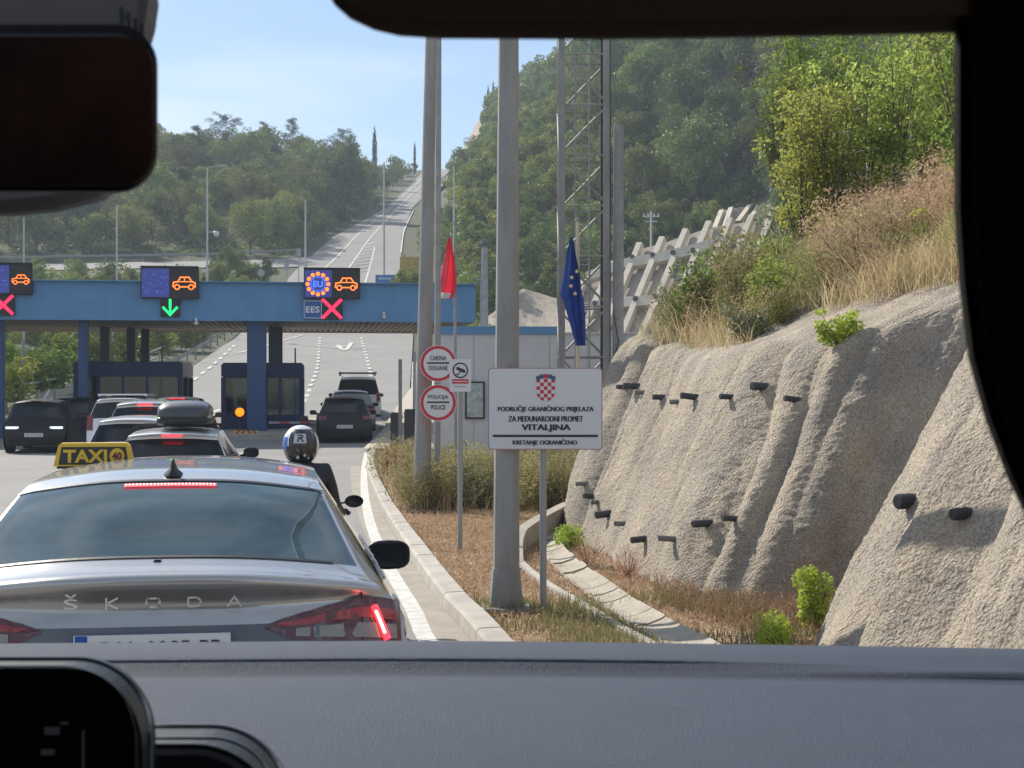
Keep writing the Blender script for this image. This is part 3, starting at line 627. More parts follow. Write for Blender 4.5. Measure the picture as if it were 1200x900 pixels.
rows_lift=[(-.02,.30,.84,.18,.30),(-.05,.62,.86,.15,.60),(.0,.84,.87,.14,.82),(.035,1.0,.865,.19,.985),(.05,1.075,.83,.24,1.055),(-.005,1.172,.775,.23,1.105),(.22,1.213,.725,.40,1.15),(.92,1.452,.60,1.0,1.395),(1.5,1.492,.59,1.5,1.432),(2.2,1.492,.585,2.2,1.435),(2.75,1.43,.585,2.75,1.375),(3.6,1.03,.70,3.3,1.01),(4.25,.90,.76,4.1,.87),(4.64,.70,.72,4.4,.68),(4.69,.3,.74,4.44,.3)]
M_silver=paint('taxi_silver_paint',(.38,.375,.365),.6,.28)
M_rglass=mat('taxi_rear_glass',(.05,.085,.10),.0,spec=.25,var=.3,vscale=2.2,vmap=(1,1,4))
S_=make_car('taxi_car','silver grey liftback taxi seen from behind, nearest vehicle ahead with brake lights on','' or rows_lift,.915,4.69,(-1.22,5.22,0),R_(8.6),M_silver,belt=1.03,glass=M_rglass,mz=-.12,cat='car')
T=S_.t
def RY(x,z): return S_.rearY(x,z)
# lower lid panel below the crease, its shade painted as a darker tone
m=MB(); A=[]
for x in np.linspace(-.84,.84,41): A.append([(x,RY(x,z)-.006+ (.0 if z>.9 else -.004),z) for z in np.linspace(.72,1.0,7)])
m.grid(np.array(A)); m.build('plate_recess_shade',mat('lid_shadow_panel',(.10,.105,.115),.35,.5,coat=.5),T,smooth=True)
# shut lines
for sx in(-1,1):
    m=MB(); pts=[Vector((sx*.715,S_.rearY(.715,z)-.006,z)) for z in np.linspace(.75,1.12,10)]; m.tube(pts,.0035,5); m.build('shut_line',M_blk,T)
# letters
m=MB(); nx=[-.272,-.137,0,.137,.272]; M_let=mat('chrome_letters',(.75,.73,.68),.3,.6)
RYo=RY; RY=(lambda X,Zz: min(RYo(X,Zz-.02),RYo(X,Zz),RYo(X,Zz+.02),RYo(X,Zz+.035))-.002)
for ch,x in zip('ŠKODA',nx):
    z=1.085; m=MB()
    if ch=='Š': m.text('S',.046,.034,FC((x,RY(x,z)-.008,z)),0,.0,.003); stroke(m,[(-.014,.031),(0,.021),(.014,.031)],.006,FC((x,RY(x,z)-.008,z)),.003,0)
    elif ch=='K': stroke(m,[(-.018,-.017),(-.018,.017)],.006,FC((x,RY(x,z)-.008,z)),.003,0); stroke(m,[(.018,.017),(-.016,0),(.018,-.017)],.006,FC((x,RY(x,z)-.008,z)),.003,0)
    elif ch=='O': stroke(m,(lambda q:q+[q[0]])(rrect(-.022,.022,-.015,.015,.008)),.006,FC((x,RY(x,z)-.008,z)),.003,0)
    elif ch=='D': stroke(m,[(-.02,-.015),(-.02,.015),(.010,.015),(.022,.006),(.022,-.006),(.010,-.015),(-.02,-.015)],.006,FC((x,RY(x,z)-.008,z)),.003,0)
    elif ch=='A': stroke(m,[(-.022,-.016),(0,.016),(.022,-.016)],.006,FC((x,RY(x,z)-.008,z)),.003,0); stroke(m,[(-.012,-.006),(.012,-.006)],.005,FC((x,RY(x,z)-.008,z)),.003,0)
    m.build('letter',M_let,T)
RY=RYo
# tail lights (wraparound)
for sx in(-1,1):
    def TP(s,tq,off=.010):
        # s 0..1 inner->outer corner (rear), 1..1.5 along the side ; tq 0 bottom .. 1 top
        if s<=1:
            x=.375+(.855-.375)*s; zt=.993+.078*min(1,s*1.5)**.75-.03*max(0,(s-.75)/.25)**1.6; zb=.955-.05*s if s>.12 else .975
            if s<.05: zb=zt-.01
            z=zb+(zt-zb)*tq; return (sx*x,S_.rearY(x,z)-off,z)
        u=(s-1)/.5; y0=S_.rearY(.855,1.0); y=y0+.02+.30*u; zt=1.042-.02*u; zb=.905+.10*u; z=zb+(zt-zb)*tq
        return (sx*(S_.sideX(y,z)+off),y,z)
    m=MB(); A=np.array([[TP(s,q) for q in np.linspace(0,1,7)] for s in np.concatenate([np.linspace(0,1,16),np.linspace(1.06,1.5,7)])]); m.grid(A)
    tlo=m.build('tail_light',mat('tail_lamp_lens',(.085,.012,.014),.12,coat=.7),T,smooth=True)
    m=MB(); A=np.array([[TP(s,q,.013) for q in (.12,.2,.45)] for s in np.linspace(.22,.97,10)]); m.grid(A); m.build('clear_lens',mat('clear_lamp_lens',(.22,.2,.17),.12,coat=.7),tlo,smooth=True)
    m=MB(); A=np.array([[TP(s,q,.0135) for q in (.55,.66,.78)] for s in np.linspace(.1,.97,12)]); m.grid(A); m.build('red_band',mat('red_band_lens',(.30,.02,.018),.15,coat=.7),tlo,smooth=True)
    m=MB(); cpt=[TP(s,q,.022) for s,q in((.80,.80),(.835,.55),(.87,.30),(.895,.1))]; m.tube(cpt,.013,8); m.build('lit_element',M_lit,tlo)
    m=MB(); cpt=[TP(s,q,.036) for s,q in((.81,.72),(.835,.55),(.875,.25))]; m.tube(cpt,.005,6,0); m.build('lit_core',M_hot,tlo)
# plate
z=.924; y=RY(0,z)-.03; m=MB(); m.box((0,y,z),(.54,.012,.12),bev=.004); m.box((0,y-.004,z+.002),(.52,.012,.11),1); pl=m.build('number_plate',[mat('plate_frame',(.08,.12,.2),.4),M_plate],T)
m=MB(); m.text('DU  0085-PP',.40,.072,FC((.03,y-.012,z)),0,.01); m.build('lettering',M_ink,pl); m=MB(); m.box((-.235,y-.006,z+.002),(.04,.012,.108)); m.build('blue_band',mat('plate_blue',(.02,.07,.35),.4),pl)
# shark fin antenna, reflection, brake strip
m=MB()
for i in range(9):
    pass
fp=[(0,0,0),(.03,.0,.012),(.16,.03,.0)]
vs=[];n=14
for k,(zz_,hw,y0,y1) in enumerate([(0,.042,-.085,.10),(.012,.036,-.08,.085),(.03,.016,-.06,.05),(.052,.009,-.052,.015),(.07,.004,-.05,-.02)]):
    for i in range(n):
        a=2*math.pi*i/n; vs.append((hw*math.cos(a),(y0+y1)/2+(y1-y0)/2*math.sin(a),zz_))
m.add([(x-.0,y+1.02,z+1.462) for x,y,z in vs],[(k*n+i,k*n+(i+1)%n,(k+1)*n+(i+1)%n,(k+1)*n+i) for k in range(4) for i in range(n)]+[tuple(range(4*n,5*n))]); m.build('antenna_fin',M_blk,T,smooth=True)
def glassP(x,q,off):  # q 0 bottom..1 top of the rear glass
    u=6+q; ctrl=S_.A; e=crs(ctrl[:,3],u)[0]; f=abs(x)/e; v=np.interp(f,[0,.45,.86,1],[0,1,2,3]); p=S_.surf(ctrl,u,v); p2=S_.surf(ctrl,u+.02,v); t_=(p2-p); nn=np.array([0,-t_[2],t_[1]]); nn/=np.linalg.norm(nn); return (p[0] if x>=0 else -p[0],p[1]+nn[1]*off,p[2]+nn[2]*off)
m=MB(); m.grid(np.array([[glassP(x,q,.006) for q in(.865,.905)] for x in np.linspace(-.175,.175,16)])); m.build('high_brake_light',M_lit,T)
m=MB()
for k in range(26):
    x=-.168+k*.01345; m.grid(np.array([[glassP(xx,q,.009) for q in(.877,.893)] for xx in (x-.003,x+.003)]))
m.build('brake_light_element',M_hot,T)
# black band round the rear glass
m=MB()
for q0,q1 in((.0,.035),(.965,1.0)): m.grid(np.array([[glassP(x,q,.004) for q in(q0,q1)] for x in np.linspace(-.62,.62,30)]))
m.build('glass_border',M_blk,T)
# washer nozzle
m=MB(); m.box((.0,.20,1.205),(.03,.03,.012),bev=.004); m.build('wiper_cap',M_blk,T)
# chrome side window strip
for sx in(-1,1):
    m=MB(); pts=[]
    for y in np.linspace(1.0,3.2,24): pts.append((sx*(S_.sideX(y,1.035)+.004),y,1.035))
    m.tube(pts,.007,5); m.build('window_trim',M_chrome,T)
    m=MB()
    for y in(1.35,2.35): m.box((sx*(S_.sideX(y,.90)+.02),y,.90),(.03,.17,.025),bev=.008); m.build('door_handle',M_silver,T); m=MB()
# TAXI roof sign (rests on the roof)
tx=thing('taxi_sign','yellow and black TAXI 40 roof sign standing on the silver taxi','sign',T.matrix_basis@Vector((-.36,2.35,1.478)),R_(8.6))
tx.location=Matrix.Translation(T.location)@Euler(T.rotation_euler).to_matrix().to_4x4()@Vector((-.435,2.1,1.445))
M_ty=mat('taxi_yellow',(.78,.50,.04),.4); M_to=mat('taxi_orange',(.75,.36,.04),.4)
tx.scale=(.85,.85,.9); prof=[(-.215,0),(-.19,.105),(-.175,.12),(.175,.12),(.19,.105),(.215,0)]
m=MB(); m.poly(prof,lambda x,y,d:Vector((x,-.05+d,y+.012)),.10); m.build('sign_box',M_ty,tx)
m=MB(); m.poly([(-.188,.008),(-.172,.1),(.172,.1),(.188,.008)],lambda x,y,d:Vector((x,-.0515+d,y+.012)),.002); fp_=m.build('front_panel',mat('taxi_black',(.03,.03,.03),.4),tx)
m=MB(); f=FC((-.045,-.0545,.064)); m.text('TAXI',.235,.068,f,0,.035); m.poly(circ(0,0,.040,28),lambda x,y,d:Vector((.125+x,-.0545+d,.064+y)),.002); m.text('40',.052,.04,FC((.125,-.0575,.064)),1,.03); m.build('lettering',[M_ty,mat('taxi_maroon',(.18,.02,.03),.5)],fp_)
m=MB(); m.box((0,0,.005),(.40,.11,.012),bev=.004); m.build('magnetic_base',M_blk,tx)
# other vehicles -------------------------------------------------------------
rows_suv=[(.0,.30,.80,.12,.30),(-.04,.58,.85,.10,.56),(-.01,.80,.87,.12,.78),(.03,.95,.87,.14,.93),(.07,1.03,.85,.16,1.0),(.10,1.08,.83,.20,1.05),(.12,1.13,.80,.22,1.10),(.40,1.50,.66,.46,1.46),(.36,1.60,.62,.52,1.55),(1.5,1.66,.62,1.5,1.6),(2.4,1.63,.62,2.4,1.57),(2.8,1.56,.62,2.75,1.5),(3.45,1.12,.72,3.25,1.08),(4.15,1.0,.78,4.05,.96),(4.55,.78,.72,4.35,.74),(4.6,.32,.75,4.4,.32)]
rows_hat=[(a,b*.89+.02,c*.96,d,e*.89+.02) for a,b,c,d,e in rows_suv]
rows_est=[(a,b*.80+.02,c*.97,d,e*.80+.02) for a,b,c,d,e in rows_suv]
W_=paint('white_paint',(.72,.73,.74),.0,.35); K_=mat('black_paint',(.006,.0065,.008),.4,spec=.3,coat=.15); Gr_=paint('grey_paint',(.16,.17,.18),.5,.35)
HD=R_(7.4)
def other(name,label,rows,px,D,W,pmt,L_=4.6,z0=0,**k):
    return make_car(name,label,rows,W,L_,(X_(px,D),D,z0),k.pop('rz',HD),pmt,belt=k.pop('belt',1.05),wr=(11,12),**k)
c1=other('estate_car','silvery white estate car with a dark roof box, queueing ahead of the taxi',rows_est,199,21.0,.88,W_,z0=-.06,belt=.88,tl=(.55,.83,.7,.9),brake=(.14,1.27,True,.33),plate=.60)
bx=thing('roof_box','dark grey streamlined cargo box strapped on the white estate roof','roof box',c1.t.location+Vector((.0,.9,1.40-.0)),HD)
M_box=mat('box_plastic',(.05,.055,.062),.4,coat=.3)
superloft([(-.32,.13,.24,.05),(-.27,.15,.33,.11),(-.1,.17,.365,.145),(.4,.185,.375,.165),(.9,.17,.36,.15),(1.3,.13,.28,.09),(1.4,.12,.2,.05)]).build('lid',M_box,bx,smooth=True)
m=superloft([(-.34,.06,.30,.045),(-.28,.06,.355,.07),(.9,.06,.37,.07),(1.38,.06,.25,.045)],p=4); m.build('tub',M_blk,bx,smooth=True)
rk_=c1.t
for dy in(.55,1.75):
    m=MB(); m.box((0,dy+.35,1.385),(1.15,.06,.028),bev=.008)
    for sx in(-1,1): m.box((sx*.56,dy+.35,1.367),(.06,.08,.05),bev=.01)
    m.build('roof_bar',M_blk,c1.t)
other('hatchback','small white hatchback beside the roof-box estate in the queue',rows_hat,152,28.5,.80,W_,z0=-.14,L_=4.0,belt=.95,tl=(.6,.76,.75,.98))
other('people_carrier','grey white people carrier with its high brake light glowing',rows_suv,168,34,.86,paint('pale_grey_paint',(.5,.51,.53),.3,.35),z0=-.02,tl=(.66,.86,.85,1.1),brake=(.17,1.545,True,.33))
c=other('camper_van','white high-roofed van with a roof rack, left of the people carrier',[(a,b*(1.0 if b<1.2 else 1.03),min(cc*1.06,.88),d,e*(1.0 if e<1.2 else 1.03)) for a,b,cc,d,e in rows_suv],141,40.5,.9,W_,tl=(.72,.88,.8,1.2))
m=MB(); m.box((0,1.6,1.745),(1.3,2.2,.04),bev=.012); m.box((-.6,1.6,1.72),(.05,2.2,.04)); m.box((.6,1.6,1.72),(.05,2.2,.04)); m.build('roof_rack',W_,c.t)
other('dark_car','dark sports utility car at the front of the queue with a lit high brake light',rows_suv,206,44.5,.95,K_,z0=.02,brake=(.22,1.60,True,.33),tl=(.7,.87,.9,1.1))
c=other('dark_car','black sports utility car alone in the far left lane in the canopy shade',rows_suv,40,44.5,.94,K_,z0=-.05,brake=(.15,1.60,False,.33),plate=.62)
for sx in(-1,1):
    m=MB(); m.box((sx*.62,c.rearY(.62,.78)-.02,.83),(.38,.03,.07),bev=.012); m.build('lamp',mat('pale_lamp',(.85,.9,.95),.15,emit=(.8,.9,1),estr=.5),c.t)  # unlit lamps: the emission stands in for light they reflect
other('dark_car','dark car half hidden behind the left booth',rows_suv,80,52,.9,K_)
other('dark_car','black sports utility car waiting at the right-hand barrier',rows_suv,404,50.5,.93,K_,z0=.02,brake=(.15,1.60,False,.33),tl=(.6,.85,.88,1.02),plate=.66)
other('grey_car','dark grey car just ahead of the black one in the right lane',rows_suv,412,56.5,.9,Gr_,z0=.25,glass=mat('pale_rear_glass',(.3,.34,.33),.2),tl=(.6,.85,.88,1.02))
c=other('delivery_van','white van with a black roof rack, first in the right lane',[(a,b*(1.0 if b<1.2 else 1.17),min(cc*1.12,.94),d,e*(1.0 if e<1.2 else 1.17)) for a,b,cc,d,e in rows_suv],420,63.5,.97,W_,z0=.6,L_=5.0,tl=(.75,.9,.8,1.2))
m=MB()
for y in(.6,1.5,2.4): m.box((0,y,2.02),(1.55,.06,.05)); 
for sx in(-1,1): m.box((sx*.75,1.5,2.03),(.05,2.2,.06)); [m.box((sx*.72,y,1.96),(.05,.05,.12)) for y in(.6,2.4)]
m.build('roof_rack',M_blk,c.t)
# ------------------------------------------------------------------ motorcycle and rider
MC=thing('motorcycle','black touring motorcycle ahead of the taxi, right handlebar mirror showing','motorcycle',(X_(352,11.0),11.0,0),HD)
for wy in(0,1.5):
    m=MB(); m.lathe([(.20,-.05),(.29,-.065),(.32,0),(.29,.065),(.20,.05)],(0,wy,.32),28,0,Matrix.Rotation(R_(90),3,'Y')); wl=m.build('wheel',M_rub,MC,smooth=True)
    m=MB(); m.cyl((-.03,wy,.32),(.03,wy,.32),.2,.2,24); m.build('rim',M_galv,wl)
superloft([(-.25,.86,.08,.03),(0,.84,.15,.06),(.35,.78,.15,.08),(.6,.80,.12,.07)]).build('seat',M_blk,MC,smooth=True)
superloft([(.45,.75,.12,.10),(.75,.88,.18,.16),(1.05,.86,.17,.17),(1.35,.8,.13,.14),(1.5,.75,.06,.06)]).build('tank_fairing',K_,MC,smooth=True)
superloft([(.35,.42,.16,.16),(.7,.42,.2,.2),(1.05,.42,.15,.16)]).build('engine',M_dsteel,MC,smooth=True)
m=MB(); m.tube([(-.37,.87,.865),(-.2,1.05,.93),(.2,1.05,.93),(.37,.87,.865)],.016,8); m.build('handlebar',M_blk,MC,smooth=True)
for sx in(-1,1):
    m=MB(); m.tube([(sx*.24,1.0,.92),(sx*.36,1.04,.94)],.008,6); m.lathe([(0,-.03),(.05,-.024),(.062,0)],(sx*.41,1.03,.945),16,0,Matrix(((1.2,0,0),(0,0,-1),(0,.8,0)))); m.build('mirror',M_blk,MC,smooth=True)
    m=MB(); m.tube([(sx*.10,1.5,.32),(sx*.1,1.22,.95)],.025,8); m.build('fork_leg',M_galv,MC)
m=MB(); m.box((0,-.27,.78),(.2,.05,.06),bev=.012); m.build('tail_light',M_lens,MC)
m=MB(); m.tube([(.18,.6,.35),(.2,.1,.38),(.2,-.3,.46)],[.03,.05,.045],10); m.build('exhaust',M_chrome,MC,smooth=True)
def skin_body(name,joints,edges,mat_,parent,lv=1):
    me=bpy.data.meshes.new(name); me.from_pydata([j[0] for j in joints],edges,[]); o=bpy.data.objects.new(name,me); C.objects.link(o)
    sk_=o.modifiers.new('s','SKIN'); sk_.use_smooth_shade=True; sd=o.modifiers.new('d','SUBSURF'); sd.levels=lv; sd.render_levels=lv
    sv=me.skin_vertices[0].data
    for i,j in enumerate(joints): sv[i].radius=(j[1],j[2] if len(j)>2 else j[1])
    sv[0].use_root=True
    dg=bpy.context.evaluated_depsgraph_get(); nm=bpy.data.meshes.new_from_object(o.evaluated_get(dg)); bpy.data.objects.remove(o)
    nm.materials.clear(); nm.materials.append(mat_); o=bpy.data.objects.new(name,nm); C.objects.link(o); o.parent=parent; 
    for p in nm.polygons: p.use_smooth=True
    return o
PR=thing('person','motorcycle rider in dark jacket seen from behind, black and white helmet','person',MC.location,HD)
J=[((0,.22,.85),.16,.13),((0,.24,1.0),.145,.12),((0,.30,1.15),.16,.12),((0,.34,1.26),.09,.08),((0,.35,1.34),.055),
((-.18,.33,1.22),.07),((-.25,.52,.96),.05),((-.30,.78,.89),.033),((.18,.33,1.22),.07),((.25,.52,.96),.05),((.30,.78,.89),.033),
((-.12,.28,.82),.10),((-.2,.68,.74),.075),((-.18,.42,.40),.05),((-.18,.55,.32),.045),((.12,.28,.82),.10),((.2,.68,.74),.075),((.18,.42,.40),.05),((.18,.55,.32),.045)]
skin_body('body',J,[(0,1),(1,2),(2,3),(3,4),(2,5),(5,6),(6,7),(2,8),(8,9),(9,10),(0,11),(11,12),(12,13),(13,14),(0,15),(15,16),(16,17),(17,18)],mat('riding_jacket',(.02,.022,.03),.7,bump=.3,bscale=25),PR,2)
for sx in(-1,1):
    gj=[((sx*.305,.78,.885),.032),((sx*.32,.84,.88),.03)]; e=[(0,1)]
    for q in range(4): gj+= [((sx*(.29+.022*q),.88,.895-.003*q),.011),((sx*(.29+.022*q),.90,.87),.0095),((sx*(.29+.022*q),.88,.845),.008)]; b=2+3*q; e+=[(1,b),(b,b+1),(b+1,b+2)]
    gj+=[((sx*.29,.85,.86),.011),((sx*.285,.88,.84),.009)]; e+=[(1,14),(14,15)]
    skin_body('glove',gj,e,M_blk,PR,1)
hz=1.42; hy=.36
def helmP(az,el,off=0):  # az 0 = back (towards the camera), el up
    a=R_(az);e=R_(el); return Vector(((.132+off)*math.cos(e)*math.sin(a),hy-(.158+off)*math.cos(e)*math.cos(a),hz+(.137+off)*math.sin(e)*(1 if e>0 else 1.25)))
def hpatch(mb,az0,az1,el0,el1,off,mi=0,n=10):
    mb.grid(np.array([[helmP(a,e,off) for e in np.linspace(el0,el1,n)] for a in np.linspace(az0,az1,n)]),mi)
m=MB(); hpatch(m,-180,180,-50,90,0,0,36); hl=m.build('helmet',mat('helmet_black',(.02,.022,.028),.25,coat=.6),PR,smooth=True)
m=MB(); hpatch(m,-180,180,52,90,.003,0,26); hpatch(m,-78,-40,-5,52,.003); hpatch(m,62,84,-25,38,.003); m.build('white_shell_band',mat('helmet_white',(.7,.72,.75),.3,coat=.6),hl,smooth=True)
m=MB(); hpatch(m,-22,18,4,34,.005); m.build('logo_patch',mat('helmet_patch',(.5,.52,.55),.4),hl,smooth=True)
m=MB(); fR=lambda x,y,d: helmP(-1+x/.132*57.3,19+y/.137*57.3,.008); 
stroke(m,[(-.018,.022),(.010,.022),(.018,.012),(.008,.002),(-.012,.002)],.010,fR,0,0); stroke(m,[(-.002,.002),(.020,-.022)],.010,fR,0,0); stroke(m,[(-.018,-.022),(-.012,-.006)],.010,fR,0,0); m.build('lettering',M_ink,hl)
m=MB(); hpatch(m,-70,-46,-12,22,.006); m.build('blue_flash',mat('helmet_blue',(.05,.15,.55),.3),hl,smooth=True)
m=MB()
for az,el,r in((-10,-32,.012),(14,-26,.010),(30,-34,.008)): m.add([helmP(az+math.degrees(r*math.cos(t)/.132),el+math.degrees(r*math.sin(t)/.137),.005) for t in np.linspace(0,6.283,13)[:-1]],[tuple(range(12))])
m.build('sticker',M_plate,hl)
# ------------------------------------------------------------------ canopy, booths, signals
CX,CY=X_(557,54.9),54.9; CA=R_(-7.4+14.8)
CAN=thing('border_canopy','long blue fascia canopy of the border crossing on blue columns','canopy',(CX,CY,0),R_(7.4)); 
def cl(x,y,z): return Vector((x,y,z))
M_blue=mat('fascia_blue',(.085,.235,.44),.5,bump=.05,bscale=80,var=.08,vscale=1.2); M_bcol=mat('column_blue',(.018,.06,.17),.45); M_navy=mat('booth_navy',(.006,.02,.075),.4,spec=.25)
LEN=34
m=MB(); m.box((-LEN/2,.15,4.98),(LEN,.3,1.34)); 
for k in range(0,12): m.box((-k*3-.9,-.004,4.98),(.012,.012,1.3))
m.box((-LEN/2,-.02,5.66),(LEN+.1,.36,.04)); m.build('fascia',M_blue,CAN)
m=MB(); m.box((-.15,4.7,4.98),(.3,8.8,1.32)); m.build('end_fascia',M_blue,CAN)
m=MB(); m.box((-LEN/2,4.7,5.3),(LEN-.6,8.7,.3)); m.build('roof_deck',mat('roof_grey',(.3,.3,.3),.8),CAN)
M_sof=mat('soffit_metal',(.34,.30,.25),.7)
m=MB(); n=int((LEN-.6)/.22)
for k in range(n):
    x=-.35-k*.22; m.box((x-.05,4.7,4.345),(.10,8.7,.05)); 
m.box((-LEN/2,4.7,4.40),(LEN-.6,8.7,.06)); m.build('soffit',M_sof,CAN)
m=MB(); m.box((-LEN/2,9.1,4.36),(LEN,.1,.22)); m.build('rear_gutter',mat('pale_trim',(.5,.47,.42),.6),CAN)
INV=(Matrix.Translation(CAN.location)@Matrix.Rotation(R_(7.4),4,'Z')).inverted()
def cloc(px,depth):  # local x on the canopy of a pixel column at local depth
    # solve along ray
    d=Vector(((px-600)/F,1,0)); o=INV@Vector((0,0,0)); dd=INV.to_3x3()@d; tq=(depth-o.y)/dd.y; return (o+dd*tq).x
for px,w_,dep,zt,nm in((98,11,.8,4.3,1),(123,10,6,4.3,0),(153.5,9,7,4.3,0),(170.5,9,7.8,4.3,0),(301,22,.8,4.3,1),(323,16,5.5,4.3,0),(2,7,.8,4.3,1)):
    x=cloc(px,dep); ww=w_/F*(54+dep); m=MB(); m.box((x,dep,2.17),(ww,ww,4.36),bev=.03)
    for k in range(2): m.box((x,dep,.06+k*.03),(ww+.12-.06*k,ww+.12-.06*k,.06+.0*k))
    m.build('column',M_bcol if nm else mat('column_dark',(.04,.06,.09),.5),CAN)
for px in(108,500): 
    m=MB(); x=cloc(px,.0)
# CCTV domes below fascia
for px,zz in ((230,4.25),(450,4.5)):
    x=cloc(px,-.1); m=MB(); m.cyl((x,-.12,zz+.15),(x,-.12,zz),.05,.05,10); m.lathe([(0,-.09),(.06,-.07),(.09,0),(.06,.03)],(x,-.12,zz-.02),14); m.build('camera_dome',mat('cam_white',(.6,.6,.6),.4),CAN,smooth=True)
# LED panels
M_pan=mat('led_panel_black',(.012,.013,.016),.5); M_pblue=mat('led_panel_blue',(.02,.03,.12),.5,emit=(.04,.06,.3),estr=.35)
def led(n,c,s=3.0): return mat('led_'+n,c,.5,emit=c,estr=s)
E_or=led('orange',(1,.20,.03),1.15); E_red=led('red',(1,.015,.07),1.3); E_gr=led('green',(.01,1,.22),.8); E_bl=led('blue',(.05,.15,1),1.2)
def caricon(m,cx,cz,s,fn,mi):
    pts=[(-.5,-.12),(-.48,.06),(-.28,.10),(-.16,.30),(.22,.30),(.36,.10),(.5,.04),(.5,-.14)]
    st=lambda p,w_=.055: stroke(m,[(cx+a*s,cz+b*s) for a,b in p],w_*s,fn,.0,mi)
    st(pts); st([(-.18,-.14),(.18,-.14)]); st([(-.24,.10),(.34,.10)],.04); st([(.02,.30),(.02,.10)],.04)
    for wx in(-.32,.32): ring(m,cx+wx*s,cz-.15*s,.085*s,.135*s,fn,0,mi,16)
    st([(-.5,-.12),(-.44,-.15)],.05); st([(.44,-.16),(.5,-.14)],.05)
def signbox(name,label,x0,x1,z0,z1,y=-.16): 
    t=thing(name,label,'traffic signal',Matrix.Translation(CAN.location)@Matrix.Rotation(R_(7.4),4,'Z')@Vector(((x0+x1)/2,y,z0)),R_(7.4)); m=MB(); w_=x1-x0;h=z1-z0; m.box((0,0,h/2),(w_,.22,h),bev=.02)
    for sx in(-.4,.4): m.box((sx*w_,.13,h*.35),(.05,.06,h*.6))
    m.box((0,-.14,h-.01),(w_,.10,.03)); m.build('cabinet',M_pan,t); return t,w_,h
def zf(py,px): D=(CAN.location.y+ (cloc(px,0))*math.sin(R_(7.4))); return Z_(py,D-.25)
def sigpair(px0,px1,py0,py1,label,left,right):
    x0,x1=cloc(px0,-.16),cloc(px1,-.16); z0,z1=zf(py1,(px0+px1)/2),zf(py0,(px0+px1)/2)
    t,w_,h=signbox('lane_signal',label,x0,x1,z0,z1)
    fn=lambda x,y,d: Vector((x,-.125-d,y))
    if left:
        m=MB(); m.add([fn(a,b,0) for a,b in((-w_/2+.04,.05),(-.01,.05),(-.01,h-.08),(-w_/2+.04,h-.08))],[(0,1,2,3)]); m.build('blue_display',M_pblue,t)
    if left=='eu':
        m=MB(); 
        for k in range(12):
            a=k*math.pi/6; m.add([fn(-w_/4+.40*math.cos(a)*.9+.075*math.cos(b),h*.47+.40*.9*math.sin(a)+.075*math.sin(b),.006) for b in np.linspace(0,6.28,9)[:-1]],[tuple(range(8))])
        m.build('star_ring',E_or,t); m=MB(); m.text('EU',.34,.22,lambda x,y,d:fn(-w_/4+x,h*.47+y,.008),0,.02); ring(m,-w_/4,h*.47,.24,.26,fn,.007,0,20); m.build('lettering',E_bl,t)
    elif left=='dim':
        m=MB()
        for _ in range(26): a,b=random.uniform(-w_/2+.1,-.08),random.uniform(.12,h-.2); m.add([fn(a+i,b+j,.006) for i,j in((0,0),(.02,0),(.02,.02),(0,.02))],[(0,1,2,3)])
        m.build('pixel_pattern',led('dimblue',(.12,.2,.8),.8),t)
    m=MB(); caricon(m,w_/4 if left else 0,h*.46,min(w_*(.38 if left else .7),.8),lambda x,y,d:fn(x,y,.006),0); m.build('car_symbol',E_or,t)
    return t
sigpair(-14,38,308,345,'lane signal with an orange car at the left edge of the canopy','dim',1)
sigpair(165,233,312,350,'lane signal with a dim blue half and an orange car, above the green arrow','dim',1)
sigpair(356,422,314,350,'lane signal with the ring of orange stars and an orange car','eu',1)
def small(name,label,pxc,pyc,s_px,kind):
    x=cloc(pxc,-.1); z=zf(pyc,pxc); s=s_px/F*54; t=thing(name,label,'sign' if kind=='ees' else 'traffic light',Matrix.Translation(CAN.location)@Matrix.Rotation(R_(7.4),4,'Z')@Vector((x,-.08,z-s/2)),R_(7.4))
    m=MB(); m.box((0,0,s/2),(s,.12,s),bev=.015); fn=lambda X,Y,d: Vector((X,-.064-d,Y+s/2))
    if kind=='ees':
        m.build('board',mat('ees_blue',(.02,.10,.33),.5),t); m=MB(); m.text('EES',s*.72,s*.34,fn,0,.02,.004)
        for a in((-.47,-.47,.47,-.44),(-.47,.44,.47,.47),(-.47,-.47,-.44,.47),(.44,-.47,.47,.47)): m.add([fn(p*s,q*s,.003) for p,q in((a[0],a[1]),(a[2],a[1]),(a[2],a[3]),(a[0],a[3]))],[(0,1,2,3)])
        m.build('lettering',mat('sign_letter_white',(.7,.75,.8),.5),t); return
    m.build('cabinet',M_pan,t); m=MB()
    if kind=='x': [stroke(m,[(-.4*s*q,-.4*s),(.4*s*q,.4*s)],.14*s,fn,.004+.002*(q>0),0) for q in(-1,1)]
    else: stroke(m,[(0,.38*s),(0,.0)],.13*s,fn,.004,0); stroke(m,[(0,-.12*s),(0,-.3*s)],.1*s,fn,.006,0); stroke(m,[(-.34*s,-.02*s),(0,-.38*s),(.34*s,-.02*s)],.12*s,fn,.008,0)
    m.build('cross_symbol' if kind=='x' else 'arrow_symbol',E_red if kind=='x' else E_gr,t)
small('lane_light','red cross light at the left edge of the fascia',4,357,24,'x')
small('lane_light','green downward arrow light under the second lane signal',199.5,360,22,'g')
small('lane_light','red cross light beside the EES sign',389,361.5,25,'x')
small('ees_sign','square blue EES sign on the fascia left of a red cross',366.5,362.5,22,'ees')
